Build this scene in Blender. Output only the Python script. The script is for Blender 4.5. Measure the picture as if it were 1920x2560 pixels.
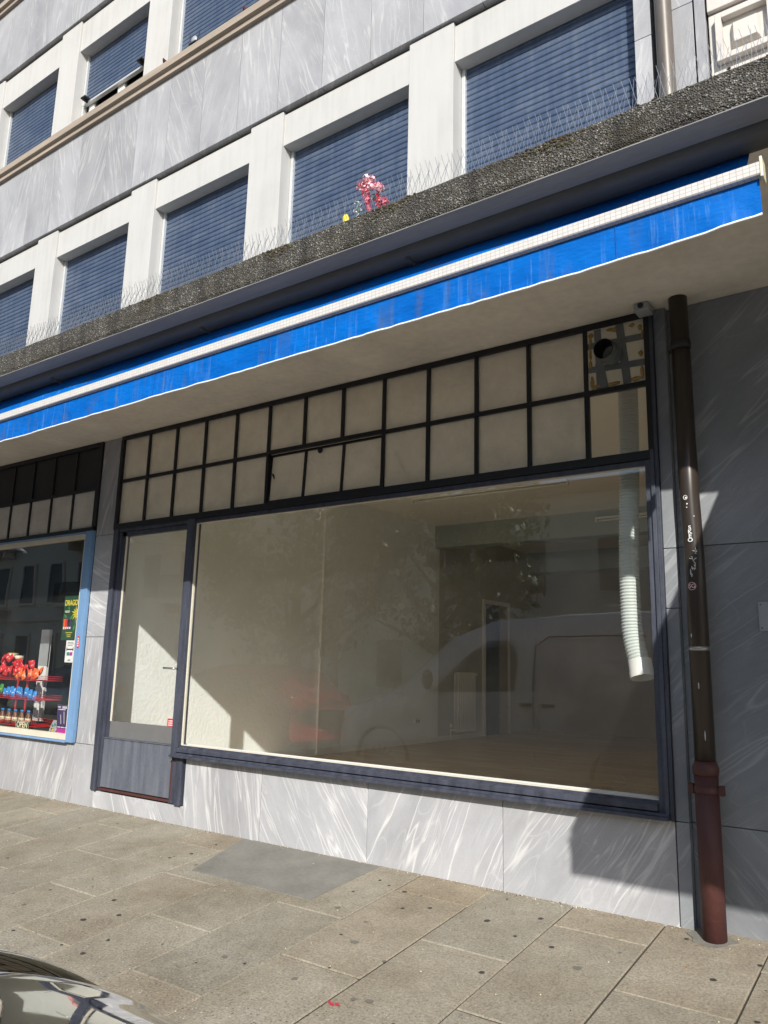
import bpy, bmesh, math, random
from mathutils import Vector, Matrix, noise
random.seed(7)
for o in list(bpy.data.objects): bpy.data.objects.remove(o)
SC = bpy.context.scene
COL = SC.collection
PI = math.pi
# ------------------------------------------------------------------ camera
cam_d = bpy.data.cameras.new('camera'); cam = bpy.data.objects.new('camera', cam_d); COL.objects.link(cam)
SC.camera = cam
YAW, PITCH, ROLL = 0.62725, 0.196473, 0.0247714
fw = Vector((-math.sin(YAW)*math.cos(PITCH), math.cos(YAW)*math.cos(PITCH), math.sin(PITCH)))
rt = Vector((math.cos(YAW), math.sin(YAW), 0)); upv = rt.cross(fw)
r2 = math.cos(ROLL)*rt + math.sin(ROLL)*upv; u2 = -math.sin(ROLL)*rt + math.cos(ROLL)*upv
M = Matrix((r2, u2, -fw)).transposed().to_4x4()
M.translation = Vector((7.38629, -5.19016, 1.47716)); cam.matrix_world = M
cam_d.sensor_fit = 'VERTICAL'; cam_d.sensor_height = 24.0
cam_d.lens = 1961.41/2560*24.0
cam_d.clip_start = 0.02; cam_d.clip_end = 2000
SC.render.resolution_x = 768; SC.render.resolution_y = 1024
# ------------------------------------------------------------------ world, sun, exposure
SUND = Vector((-0.65, 1.0, -0.72)).normalized()
w = bpy.data.worlds.new('World'); SC.world = w; w.use_nodes = True
nt = w.node_tree; bg = nt.nodes['Background']
sky = nt.nodes.new('ShaderNodeTexSky'); sky.sky_type = 'NISHITA'; sky.sun_disc = False
sky.sun_elevation = math.asin(-SUND.z); sky.sun_rotation = math.atan2(-SUND.x, -SUND.y)
sky.altitude = 400; sky.air_density = 1.0; sky.dust_density = 1.2
nt.links.new(sky.outputs[0], bg.inputs[0]); bg.inputs[1].default_value = 0.125
sd = bpy.data.lights.new('sun', 'SUN'); sd.energy = 4.0; sd.angle = math.radians(0.53); sd.color = (1, 0.955, 0.885)
sun = bpy.data.objects.new('sun', sd); COL.objects.link(sun)
sun.rotation_euler = SUND.to_track_quat('-Z', 'Y').to_euler(); sun.location = (20, -30, 25)
SC.view_settings.view_transform = 'Standard'; SC.view_settings.look = 'None'
SC.view_settings.exposure = 0.5; SC.view_settings.gamma = 1.0
SC.render.engine = 'CYCLES'
SC.cycles.max_bounces = 14; SC.cycles.diffuse_bounces = 10; SC.cycles.transparent_max_bounces = 16

# ------------------------------------------------------------------ materials
MATS = {}
def newmat(name):
    m = bpy.data.materials.new(name); m.use_nodes = True; MATS[name] = m
    n = m.node_tree.nodes; l = m.node_tree.links
    return m, n, l, n['Principled BSDF']
def math_n(n, l, op, a, b=None, clamp=False):
    x = n.new('ShaderNodeMath'); x.operation = op; x.use_clamp = clamp
    for i, v in enumerate((a, b)):
        if v is None: continue
        if isinstance(v, (int, float)): x.inputs[i].default_value = v
        else: l.new(v, x.inputs[i])
    return x.outputs[0]
def mix_n(n, l, fac, a, b, mode='MIX'):
    x = n.new('ShaderNodeMix'); x.data_type = 'RGBA'; x.blend_type = mode
    if isinstance(fac, (int, float)): x.inputs[0].default_value = fac
    else: l.new(fac, x.inputs[0])
    for i, v in ((6, a), (7, b)):
        if isinstance(v, tuple): x.inputs[i].default_value = (*v[:3], 1)
        else: l.new(v, x.inputs[i])
    return x.outputs[2]
def ramp_n(n, l, fac, stops):
    x = n.new('ShaderNodeValToRGB'); l.new(fac, x.inputs[0])
    while len(x.color_ramp.elements) < len(stops): x.color_ramp.elements.new(0.5)
    for e, (p, c) in zip(x.color_ramp.elements, stops):
        e.position = p; e.color = (c, c, c, 1) if isinstance(c, (int, float)) else (*c, 1)
    return x.outputs[0]
def noise_n(n, l, vec, scale, detail=3, rough=0.55, dist=0.0):
    x = n.new('ShaderNodeTexNoise'); x.inputs['Scale'].default_value = scale
    x.inputs['Detail'].default_value = detail; x.inputs['Roughness'].default_value = rough
    x.inputs['Distortion'].default_value = dist
    if vec is not None: l.new(vec, x.inputs['Vector'])
    return x.outputs['Fac']
def map_n(n, l, vec, scale=(1, 1, 1), rot=(0, 0, 0), loc=(0, 0, 0)):
    x = n.new('ShaderNodeMapping'); x.inputs['Scale'].default_value = scale
    x.inputs['Rotation'].default_value = rot; x.inputs['Location'].default_value = loc
    l.new(vec, x.inputs['Vector']); return x.outputs[0]
def obj_c(n): return n.new('ShaderNodeTexCoord').outputs['Object']
def uv_c(n): return n.new('ShaderNodeTexCoord').outputs['UV']
def bump_n(n, l, h, strength, dist, b):
    x = n.new('ShaderNodeBump'); x.inputs['Strength'].default_value = strength; x.inputs['Distance'].default_value = dist
    l.new(h, x.inputs['Height']); l.new(x.outputs[0], b.inputs['Normal'])

def plain(name, col, rough=0.5, metal=0.0, var=0.12, vscale=4.0, bump=0.0, bscale=60, stretch=(1, 1, 1), coat=0.0):
    """paint or plastic with soft blotches of dirt"""
    m, n, l, b = newmat(name)
    c = obj_c(n)
    f = noise_n(n, l, map_n(n, l, c, stretch), vscale, 4, 0.6)
    f2 = noise_n(n, l, map_n(n, l, c, stretch), vscale*9, 3, 0.6)
    s = ramp_n(n, l, math_n(n, l, 'ADD', math_n(n, l, 'MULTIPLY', f, 0.65), math_n(n, l, 'MULTIPLY', f2, 0.35)), [(0.3, 1.0-var), (0.68, 1.0+var*0.3)])
    l.new(mix_n(n, l, 1.0, tuple(col), s, 'MULTIPLY'), b.inputs['Base Color'])
    b.inputs['Roughness'].default_value = rough; b.inputs['Metallic'].default_value = metal
    if coat: b.inputs['Coat Weight'].default_value = coat
    if bump: bump_n(n, l, noise_n(n, l, c, bscale, 3), bump, 0.004, b)
    return m

def marble(name, base, vein, rough=0.35, amount=0.8):
    m, n, l, b = newmat(name)
    u = uv_c(n)
    warp = noise_n(n, l, map_n(n, l, u, (1.2, 0.35, 1)), 1.6, 4)
    wv = n.new('ShaderNodeVectorMath'); wv.operation = 'SCALE'; l.new(map_n(n, l, u, (1, 1, 1)), wv.inputs[0]); wv.inputs['Scale'].default_value = 1.0
    add = n.new('ShaderNodeVectorMath'); add.operation = 'ADD'; l.new(u, add.inputs[0])
    cmb = n.new('ShaderNodeCombineXYZ'); l.new(math_n(n, l, 'MULTIPLY', warp, 0.22), cmb.inputs[0]); l.new(cmb.outputs[0], add.inputs[1])
    v = add.outputs[0]
    def veins(sx, sy, sc, wdt, det=5):
        a = noise_n(n, l, map_n(n, l, v, (sx, sy, 1)), sc, det, 0.62)
        a = math_n(n, l, 'ABSOLUTE', math_n(n, l, 'SUBTRACT', a, 0.5))
        return ramp_n(n, l, a, [(0.0, 1.0), (wdt, 0.0)])
    v1 = veins(2.0, 0.15, 1.5, 0.012, 3)
    mk = ramp_n(n, l, noise_n(n, l, map_n(n, l, u, (1.5, 0.7, 1)), 1.7, 2), [(0.42, 0.0), (0.62, 1.0)])
    v2 = math_n(n, l, 'MULTIPLY', veins(5.5, 0.30, 1.8, 0.018, 3), mk)
    v3 = math_n(n, l, 'MULTIPLY', veins(1.3, 0.5, 1.8, 0.006, 2), 0.3)
    soft = ramp_n(n, l, noise_n(n, l, map_n(n, l, v, (2.6, 0.45, 1)), 1.1, 5, 0.6), [(0.52, 0.0), (0.85, 1.0)])
    vs = math_n(n, l, 'MAXIMUM', math_n(n, l, 'MULTIPLY', v1, 0.9), math_n(n, l, 'MAXIMUM', math_n(n, l, 'MULTIPLY', v2, 0.8), v3))
    vs = math_n(n, l, 'ADD', math_n(n, l, 'MULTIPLY', vs, amount), math_n(n, l, 'MULTIPLY', soft, 0.4*amount), True)
    cl = noise_n(n, l, map_n(n, l, u, (2, 0.8, 1)), 1.1, 6, 0.7)
    bc = mix_n(n, l, ramp_n(n, l, cl, [(0.32, 0.0), (0.68, 1.0)]), tuple(x*0.80 for x in base), tuple(x*1.12 for x in base))
    grain = ramp_n(n, l, noise_n(n, l, u, 120, 2), [(0.3, 0.93), (0.7, 1.04)])
    c = mix_n(n, l, vs, bc, tuple(vein))
    # tone of the whole slab, from where its texture window falls
    tone = ramp_n(n, l, noise_n(n, l, map_n(n, l, n.new('ShaderNodeAttribute').outputs['Vector'] if False else u, (0.12, 0.12, 1)), 1.0, 1), [(0.35, 0.90), (0.65, 1.08)])
    l.new(mix_n(n, l, 1.0, mix_n(n, l, 1.0, c, grain, 'MULTIPLY'), tone, 'MULTIPLY'), b.inputs['Base Color'])
    b.inputs['Roughness'].default_value = rough
    l.new(ramp_n(n, l, cl, [(0.3, rough), (0.7, rough+0.18)]), b.inputs['Roughness'])
    b.inputs['Specular IOR Level'].default_value = 0.35
    return m

marble('marble', (0.40, 0.405, 0.42), (0.66, 0.655, 0.645), 0.42)
marble('marble_upper', (0.345, 0.348, 0.362), (0.52, 0.515, 0.505), 0.5, 0.7)
marble('marble_shaded', (0.245, 0.26, 0.275), (0.46, 0.47, 0.48), 0.38, 0.5)  # same marble, colour darkened to stand in for shade under the canopy
plain('marble_joint', (0.16, 0.16, 0.16), 0.9)

def render_white():
    m, n, l, b = newmat('render_white')
    c = obj_c(n)
    st = noise_n(n, l, map_n(n, l, c, (9, 9, 0.7)), 1.5, 5, 0.6)
    bl = noise_n(n, l, c, 1.6, 5, 0.6)
    s = math_n(n, l, 'ADD', math_n(n, l, 'MULTIPLY', st, 0.5), math_n(n, l, 'MULTIPLY', bl, 0.5))
    col = ramp_n(n, l, s, [(0.36, (0.445, 0.44, 0.42)), (0.50, (0.49, 0.485, 0.465)), (0.66, (0.515, 0.51, 0.495))])
    l.new(col, b.inputs['Base Color']); b.inputs['Roughness'].default_value = 0.85
    bump_n(n, l, noise_n(n, l, c, 180, 3), 0.25, 0.003, b)
render_white()
plain('ornate_stone', (0.60, 0.56, 0.51), 0.8, var=0.14, vscale=3, bump=0.2)
plain('sill_stone', (0.36, 0.30, 0.24), 0.8, var=0.3, vscale=3, stretch=(0.4, 1, 6), bump=0.4)
plain('soffit_paint', (0.82, 0.765, 0.675), 0.9, var=0.24, vscale=1.6, bump=0.15)
plain('edge_paint', (0.28, 0.275, 0.26), 0.75, var=0.25, vscale=2.5, stretch=(0.5, 3, 3))
plain('roller_cover', (0.115, 0.112, 0.10), 0.55, var=0.35, vscale=2.5, stretch=(0.5, 3, 3))

def aggregate():
    m, n, l, b = newmat('pebble_concrete')
    c = obj_c(n)
    v = n.new('ShaderNodeTexVoronoi'); v.inputs['Scale'].default_value = 118; l.new(c, v.inputs['Vector'])
    sep = n.new('ShaderNodeSeparateColor'); l.new(v.outputs['Color'], sep.inputs[0])
    peb = ramp_n(n, l, sep.outputs[0], [(0.0, (0.085, 0.078, 0.063)), (0.6, (0.145, 0.134, 0.112)), (0.88, (0.22, 0.205, 0.172)), (0.98, (0.48, 0.46, 0.41))])
    edge = ramp_n(n, l, v.outputs['Distance'], [(0.25, 1.0), (0.6, 0.45)])
    peb = mix_n(n, l, 1.0, peb, edge, 'MULTIPLY')
    mo = ramp_n(n, l, noise_n(n, l, map_n(n, l, c, (1, 1, 2.5)), 2.6, 6, 0.7), [(0.52, 0.0), (0.66, 0.8)])
    c2 = mix_n(n, l, mo, peb, (0.055, 0.045, 0.026))
    st = ramp_n(n, l, noise_n(n, l, map_n(n, l, c, (6, 6, 0.8)), 1.2, 4), [(0.35, 0.55), (0.62, 1.15)])
    l.new(mix_n(n, l, 1.0, c2, st, 'MULTIPLY'), b.inputs['Base Color']); b.inputs['Roughness'].default_value = 0.92
    bump_n(n, l, v.outputs['Distance'], 1.0, 0.012, b)
aggregate()

def slat():
    m, n, l, b = newmat('shutter_blue')
    c = obj_c(n)
    d = noise_n(n, l, map_n(n, l, c, (1.2, 1, 3.5)), 2.2, 5, 0.65)
    st = noise_n(n, l, map_n(n, l, c, (14, 1, 1.2)), 1.6, 4)
    f = math_n(n, l, 'ADD', math_n(n, l, 'MULTIPLY', d, 0.6), math_n(n, l, 'MULTIPLY', st, 0.4))
    l.new(ramp_n(n, l, f, [(0.34, (0.046, 0.072, 0.130)), (0.5, (0.070, 0.100, 0.162)), (0.68, (0.120, 0.150, 0.210))]), b.inputs['Base Color'])
    b.inputs['Roughness'].default_value = 0.42; b.inputs['Metallic'].default_value = 0.15
slat()
plain('guide_rail', (0.62, 0.64, 0.64), 0.4, 0.3)
plain('zinc_pipe', (0.15, 0.13, 0.11), 0.42, 0.2, var=0.35, vscale=5, stretch=(2, 2, 0.3))
plain('brown_pipe', (0.047, 0.036, 0.029), 0.33, 0.1, var=0.35, vscale=4, stretch=(3, 3, 0.3))
plain('rust_pipe', (0.085, 0.028, 0.024), 0.62, 0.0, var=0.35, vscale=5, stretch=(2, 2, 0.5), bump=0.6, bscale=40)
plain('steel_band', (0.45, 0.45, 0.44), 0.35, 0.8)

def frame_paint(name, base, bleached):
    m, n, l, b = newmat(name)
    c = obj_c(n)
    f = noise_n(n, l, map_n(n, l, c, (6, 6, 0.8)), 2.2, 5, 0.62)
    g = noise_n(n, l, map_n(n, l, c, (1, 1, 1)), 45, 3)
    s = math_n(n, l, 'ADD', math_n(n, l, 'MULTIPLY', f, 0.75), math_n(n, l, 'MULTIPLY', g, 0.25))
    l.new(ramp_n(n, l, s, [(0.36, base), (0.56, tuple((a+b_)/2 for a, b_ in zip(base, bleached))), (0.74, bleached)]), b.inputs['Base Color'])
    b.inputs['Roughness'].default_value = 0.5
    chips = ramp_n(n, l, noise_n(n, l, map_n(n, l, c, (1, 1, 0.5)), 38, 2), [(0.74, 0), (0.76, 1)])
frame_paint('frame_navy', (0.030, 0.034, 0.050), (0.088, 0.098, 0.13))
frame_paint('frame_black', (0.006, 0.007, 0.009), (0.015, 0.016, 0.02))
frame_paint('panel_grey', (0.085, 0.095, 0.12), (0.17, 0.185, 0.215))
plain('kick_grey', (0.15, 0.15, 0.15), 0.55, var=0.12)
plain('frame_blue', (0.17, 0.31, 0.52), 0.45, var=0.25, vscale=3, stretch=(4, 4, 0.6))
plain('frame_cream', (0.66, 0.60, 0.47), 0.6, var=0.15)
plain('putty', (0.70, 0.66, 0.55), 0.7)
plain('wall_plaster', (0.91, 0.91, 0.87), 0.9, var=0.10, vscale=1.2)
def roughcast():
    m, n, l, b = newmat('wall_roughcast'); c = obj_c(n)
    bl = noise_n(n, l, c, 2.5, 5, 0.6)
    l.new(ramp_n(n, l, bl, [(0.35, (0.86, 0.905, 0.885)), (0.65, (0.91, 0.95, 0.935))]), b.inputs['Base Color'])
    b.inputs['Roughness'].default_value = 0.95
    bump_n(n, l, noise_n(n, l, c, 26, 4, 0.6), 0.55, 0.012, b)
roughcast()
plain('ceiling_paint', (0.94, 0.93, 0.88), 0.95, var=0.05)
plain('far_wall_shade', (0.54, 0.54, 0.48), 0.9, var=0.1)  # side wall past the beam: light falloff put into a darker colour
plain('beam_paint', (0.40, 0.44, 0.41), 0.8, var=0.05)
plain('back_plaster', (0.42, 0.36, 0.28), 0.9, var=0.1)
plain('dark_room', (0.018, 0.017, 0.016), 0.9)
plain('white_plastic', (0.78, 0.78, 0.74), 0.45, var=0.08)
plain('white_enamel', (0.90, 0.89, 0.84), 0.35, var=0.06)
plain('black_rubber', (0.012, 0.012, 0.013), 0.6)
plain('chrome', (0.6, 0.6, 0.6), 0.25, 0.9)
plain('duct_white', (0.56, 0.61, 0.585), 0.5, var=0.08)
plain('duct_tape', (0.17, 0.18, 0.18), 0.42, 0.1, var=0.3, vscale=9, bump=0.5, bscale=30)
plain('foam_ochre', (0.44, 0.29, 0.09), 0.8, var=0.4, vscale=14, bump=0.6)
plain('board_cream', (0.74, 0.67, 0.50), 0.7, var=0.15)
def wood():
    m, n, l, b = newmat('laminate_floor'); c = obj_c(n)
    br = n.new('ShaderNodeTexBrick'); l.new(map_n(n, l, c, (1, 1, 1), (0, 0, 0)), br.inputs['Vector'])
    br.inputs['Scale'].default_value = 1.0; br.inputs['Brick Width'].default_value = 1.3; br.inputs['Row Height'].default_value = 0.19
    br.inputs['Mortar Size'].default_value = 0.002
    br.inputs['Color1'].default_value = (0.70, 0.575, 0.41, 1); br.inputs['Color2'].default_value = (0.58, 0.465, 0.32, 1); br.inputs['Mortar'].default_value = (0.08, 0.05, 0.03, 1)
    gr = ramp_n(n, l, noise_n(n, l, map_n(n, l, c, (1.2, 18, 1)), 2.5, 5), [(0.35, 0.75), (0.65, 1.15)])
    l.new(mix_n(n, l, 1.0, br.outputs[0], gr, 'MULTIPLY'), b.inputs['Base Color']); b.inputs['Roughness'].default_value = 0.45
wood()

def schlick(n, l, gain, bump=None):
    lw = n.new('ShaderNodeLayerWeight'); lw.inputs[0].default_value = 0.5
    if bump is not None: l.new(bump, lw.inputs['Normal'])
    p5 = math_n(n, l, 'POWER', lw.outputs['Facing'], 5.0)
    return math_n(n, l, 'ADD', math_n(n, l, 'MULTIPLY', p5, 0.9), 0.042*gain, True)
def glass_clear(name, tint=(0.985, 0.99, 0.975), ior=1.5, gain=2.6):
    m, n, l, b = newmat(name); n.remove(b); out = n['Material Output']
    t = n.new('ShaderNodeBsdfTransparent'); t.inputs[0].default_value = (*tint, 1)
    g = n.new('ShaderNodeBsdfGlossy'); g.inputs['Roughness'].default_value = 0.0; g.inputs[0].default_value = (1, 1, 1, 1)
    d = n.new('ShaderNodeBsdfDiffuse'); d.inputs[0].default_value = (0.62, 0.62, 0.57, 1)
    mx = n.new('ShaderNodeMixShader'); l.new(schlick(n, l, gain), mx.inputs[0])
    l.new(t.outputs[0], mx.inputs[1]); l.new(g.outputs[0], mx.inputs[2])
    c = obj_c(n)
    dust = math_n(n, l, 'ADD', ramp_n(n, l, noise_n(n, l, c, 2.2, 5, 0.65), [(0.35, 0.006), (0.7, 0.022)]), ramp_n(n, l, noise_n(n, l, map_n(n, l, c, (0.8, 1, 5), (0, 0.6, 0)), 1.6, 5, 0.7), [(0.60, 0.0), (0.74, 0.022)]))
    m2 = n.new('ShaderNodeMixShader'); l.new(dust, m2.inputs[0]); l.new(mx.outputs[0], m2.inputs[1]); l.new(d.outputs[0], m2.inputs[2])
    l.new(m2.outputs[0], out.inputs[0])
    # slight waviness of the pane
    bp = n.new('ShaderNodeBump'); bp.inputs['Strength'].default_value = 0.06; bp.inputs['Distance'].default_value = 0.02
    l.new(noise_n(n, l, c, 1.4, 1), bp.inputs['Height']); l.new(bp.outputs[0], g.inputs['Normal'])
glass_clear('glass_clear')
glass_clear('glass_tinted', (0.35, 0.37, 0.36), 1.5, 2.0)
def glass_textured(name, diff, see, tcol):
    m, n, l, b = newmat(name); n.remove(b); out = n['Material Output']; c = obj_c(n)
    h = math_n(n, l, 'ADD', math_n(n, l, 'MULTIPLY', noise_n(n, l, c, 22, 3, 0.5, 0.6), 1.0), math_n(n, l, 'MULTIPLY', noise_n(n, l, c, 70, 2), 0.25))
    bp = n.new('ShaderNodeBump'); bp.inputs['Strength'].default_value = 0.8; bp.inputs['Distance'].default_value = 0.008; l.new(h, bp.inputs['Height'])
    dirt = ramp_n(n, l, noise_n(n, l, c, 3.0, 5, 0.65), [(0.3, 0.82), (0.65, 1.05)])
    d = n.new('ShaderNodeBsdfDiffuse'); l.new(mix_n(n, l, 1.0, diff, dirt, 'MULTIPLY'), d.inputs[0]); l.new(bp.outputs[0], d.inputs['Normal'])
    tl = n.new('ShaderNodeBsdfTranslucent'); l.new(mix_n(n, l, 1.0, tcol, dirt, 'MULTIPLY'), tl.inputs[0]); l.new(bp.outputs[0], tl.inputs['Normal'])
    t = n.new('ShaderNodeBsdfTransparent'); t.inputs[0].default_value = (0.95, 0.93, 0.86, 1)
    g = n.new('ShaderNodeBsdfGlossy'); g.inputs['Roughness'].default_value = 0.09; l.new(bp.outputs[0], g.inputs['Normal'])
    a = n.new('ShaderNodeMixShader'); a.inputs[0].default_value = 0.55; l.new(d.outputs[0], a.inputs[1]); l.new(tl.outputs[0], a.inputs[2])
    a.inputs[0].default_value = 0.32 if see > .1 else 0.15
    e = n.new('ShaderNodeMixShader'); e.inputs[0].default_value = see; l.new(a.outputs[0], e.inputs[1]); l.new(t.outputs[0], e.inputs[2])
    mx = n.new('ShaderNodeMixShader'); l.new(schlick(n, l, 1.5), mx.inputs[0]); l.new(e.outputs[0], mx.inputs[1]); l.new(g.outputs[0], mx.inputs[2])
    l.new(mx.outputs[0], out.inputs[0])
glass_textured('glass_textured', (0.96, 0.91, 0.79), 0.16, (0.97, 0.93, 0.82))
glass_textured('glass_thin', (0.90, 0.85, 0.74), 0.76, (0.97, 0.93, 0.82))
glass_textured('glass_dirty', (0.86, 0.82, 0.72), 0.03, (0.5, 0.46, 0.40))

def fabric():
    m, n, l, b = newmat('awning_blue'); c = obj_c(n)
    st = noise_n(n, l, map_n(n, l, c, (26, 26, 1.2)), 1.4, 5, 0.7)
    mk = noise_n(n, l, c, 1.3, 2)
    f = math_n(n, l, 'MULTIPLY', ramp_n(n, l, st, [(0.55, 0), (0.74, 1)]), ramp_n(n, l, mk, [(0.42, 0.1), (0.66, 0.8)]))
    tone = ramp_n(n, l, noise_n(n, l, map_n(n, l, c, (1, 1, 2)), 2.4, 4), [(0.35, (0.0, 0.095, 0.40)), (0.65, (0.0, 0.125, 0.49))])
    grime = ramp_n(n, l, noise_n(n, l, map_n(n, l, c, (10, 10, 2)), 1.1, 4), [(0.54, 0), (0.74, 0.75)])
    c1 = mix_n(n, l, grime, tone, (0.05, 0.10, 0.22))
    c2 = mix_n(n, l, math_n(n, l, 'MULTIPLY', f, 0.6), c1, (0.20, 0.38, 0.66))
    l.new(c2, b.inputs['Base Color']); b.inputs['Roughness'].default_value = 0.55
    bump_n(n, l, noise_n(n, l, map_n(n, l, c, (3, 3, 8)), 3.0, 3), 0.35, 0.03, b); b.inputs['Specular IOR Level'].default_value = 0.12
fabric()
plain('awning_seam', (0.004, 0.07, 0.28), 0.9)
def rail():
    m, n, l, b = newmat('rail_tape'); u = uv_c(n)
    br = n.new('ShaderNodeTexBrick'); br.offset = 0.0; l.new(u, br.inputs['Vector'])
    br.inputs['Scale'].default_value = 1.0; br.inputs['Brick Width'].default_value = 0.028; br.inputs['Row Height'].default_value = 0.021
    br.inputs['Mortar Size'].default_value = 0.0014; br.inputs['Mortar Smooth'].default_value = 0.3
    br.inputs['Color1'].default_value = (0.62, 0.61, 0.59, 1); br.inputs['Color2'].default_value = (0.57, 0.555, 0.53, 1); br.inputs['Mortar'].default_value = (0.38, 0.34, 0.30, 1)
    l.new(br.outputs[0], b.inputs['Base Color']); b.inputs['Roughness'].default_value = 0.6
rail()
plain('hem_white', (0.82, 0.82, 0.80), 0.7)

def pave():
    m, n, l, b = newmat('paving_slab'); c = obj_c(n)
    at = n.new('ShaderNodeAttribute'); at.attribute_name = 'tone'
    big = noise_n(n, l, c, 1.1, 6, 0.65); fine = noise_n(n, l, c, 75, 3, 0.7); mid = noise_n(n, l, c, 7, 5, 0.7)
    base = ramp_n(n, l, big, [(0.36, (0.235, 0.203, 0.150)), (0.5, (0.290, 0.257, 0.197)), (0.64, (0.33, 0.298, 0.236))])
    base = mix_n(n, l, 1.0, base, at.outputs['Color'], 'MULTIPLY')
    base = mix_n(n, l, 1.0, base, ramp_n(n, l, mid, [(0.3, 0.88), (0.7, 1.08)]), 'MULTIPLY')
    base = mix_n(n, l, 1.0, base, ramp_n(n, l, fine, [(0.32, 0.66), (0.5, 1.0), (0.7, 1.28)]), 'MULTIPLY')
    v = n.new('ShaderNodeTexVoronoi'); v.inputs['Scale'].default_value = 60; l.new(c, v.inputs['Vector'])
    sep = n.new('ShaderNodeSeparateColor'); l.new(v.outputs['Color'], sep.inputs[0])
    pit = math_n(n, l, 'MULTIPLY', ramp_n(n, l, sep.outputs[0], [(0.80, 0), (0.84, 1)]), ramp_n(n, l, v.outputs['Distance'], [(0.22, 1), (0.36, 0)]))
    # worn-out slabs show their aggregate: only well away from the wall
    sx = n.new('ShaderNodeSeparateXYZ'); l.new(c, sx.inputs[0])
    wear = math_n(n, l, 'ADD', math_n(n, l, 'MULTIPLY', sx.outputs[1], -0.55), math_n(n, l, 'MULTIPLY', noise_n(n, l, c, 0.8, 3), 1.2))
    wear = ramp_n(n, l, math_n(n, l, 'MULTIPLY', wear, 0.5), [(0.60, 0.08), (0.95, 0.8)])
    base = mix_n(n, l, math_n(n, l, 'MULTIPLY', pit, wear), base, (0.05, 0.045, 0.04))
    pal = math_n(n, l, 'MULTIPLY', ramp_n(n, l, sep.outputs[1], [(0.90, 0), (0.93, 1)]), ramp_n(n, l, v.outputs['Distance'], [(0.15, 1), (0.28, 0)]))
    base = mix_n(n, l, math_n(n, l, 'MULTIPLY', pal, wear), base, (0.75, 0.72, 0.66))
    l.new(base, b.inputs['Base Color']); b.inputs['Roughness'].default_value = 0.85
    b.inputs['Specular IOR Level'].default_value = 0.25
    bump_n(n, l, math_n(n, l, 'ADD', fine, math_n(n, l, 'MULTIPLY', pit, -0.6)), 0.35, 0.006, b)
pave()
plain('joint_sand', (0.075, 0.065, 0.052), 0.95, var=0.4, vscale=12)
plain('patch_concrete', (0.215, 0.208, 0.182), 0.85, var=0.32, vscale=3.5, bump=0.3, bscale=120)
plain('gum_dark', (0.055, 0.05, 0.045), 0.8, var=0.3, vscale=20)
plain('gum_faint', (0.17, 0.155, 0.13), 0.8)
plain('mark_red', (0.55, 0.03, 0.06), 0.7)
plain('asphalt', (0.17, 0.165, 0.155), 0.9, var=0.25, vscale=2, bump=0.4)
plain('kerb_stone', (0.30, 0.29, 0.27), 0.85, var=0.2)
def leafmat(name, a, b_):
    m, n, l, b = newmat(name); at = n.new('ShaderNodeAttribute'); at.attribute_name = 'tone'
    sep = n.new('ShaderNodeSeparateColor'); l.new(at.outputs['Color'], sep.inputs[0])
    l.new(mix_n(n, l, sep.outputs[0], a, b_), b.inputs['Base Color']); b.inputs['Roughness'].default_value = 0.55
leafmat('foliage', (0.035, 0.06, 0.02), (0.10, 0.14, 0.045))
plain('bark', (0.12, 0.09, 0.065), 0.9, var=0.3, bump=0.6)
plain('facade_beige', (0.76, 0.70, 0.57), 0.85, var=0.12, vscale=0.6)
plain('facade_trim', (0.80, 0.69, 0.58), 0.8)
plain('louvre_grey', (0.16, 0.17, 0.165), 0.7)
plain('iron_black', (0.02, 0.02, 0.02), 0.5)
plain('roof_tile', (0.16, 0.09, 0.06), 0.85)
plain('moss_brown', (0.07, 0.052, 0.028), 0.95, var=0.5, vscale=30)
plain('moss_green', (0.10, 0.105, 0.045), 0.95, var=0.5, vscale=30)
plain('dry_leaf', (0.36, 0.17, 0.06), 0.8, var=0.3, vscale=20)
for nm, col in dict(red=(0.62, 0.02, 0.03), orange=(0.80, 0.13, 0.02), green=(0.05, 0.26, 0.05), blue=(0.02, 0.22, 0.60), yellow=(0.75, 0.62, 0.05), black=(0.012, 0.012, 0.012),
                    white=(0.80, 0.80, 0.78), purple=(0.055, 0.03, 0.12), magenta=(0.45, 0.03, 0.30), darkgreen=(0.01, 0.06, 0.03), pink=(0.80, 0.20, 0.28), palepink=(0.85, 0.55, 0.58),
                    petal_white=(0.86, 0.85, 0.80), stem=(0.08, 0.20, 0.05), cocoa=(0.17, 0.07, 0.03), cream=(0.75, 0.70, 0.50), silver=(0.55, 0.56, 0.57), teal=(0.04, 0.25, 0.2), grey=(0.35, 0.37, 0.38)).items():
    plain('c_'+nm, col, 0.4, var=0.1, vscale=9)
plain('paint_white', (0.84, 0.84, 0.82), 0.25, coat=0.6, var=0.04)
plain('paint_red', (0.55, 0.03, 0.035), 0.22, coat=0.8, var=0.03)
plain('paint_silver', (0.46, 0.47, 0.48), 0.25, 0.5, coat=0.6, var=0.03)
def mirrorpaint():
    m, n, l, b = newmat('paint_black_mirror'); b.inputs['Base Color'].default_value = (0.46, 0.46, 0.46, 1); b.inputs['Metallic'].default_value = 1.0
    l.new(ramp_n(n, l, noise_n(n, l, obj_c(n), 160, 3), [(0.4, 0.02), (0.7, 0.06)]), b.inputs['Roughness'])
mirrorpaint()
def blackpaint():
    m, n, l, b = newmat('paint_black'); b.inputs['Base Color'].default_value = (0.008, 0.008, 0.009, 1)
    b.inputs['Roughness'].default_value = 0.03; b.inputs['Specular IOR Level'].default_value = 1.0; b.inputs['IOR'].default_value = 2.1
    c = obj_c(n); f = noise_n(n, l, c, 160, 3)
    l.new(ramp_n(n, l, f, [(0.4, 0.02), (0.7, 0.07)]), b.inputs['Roughness'])
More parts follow.
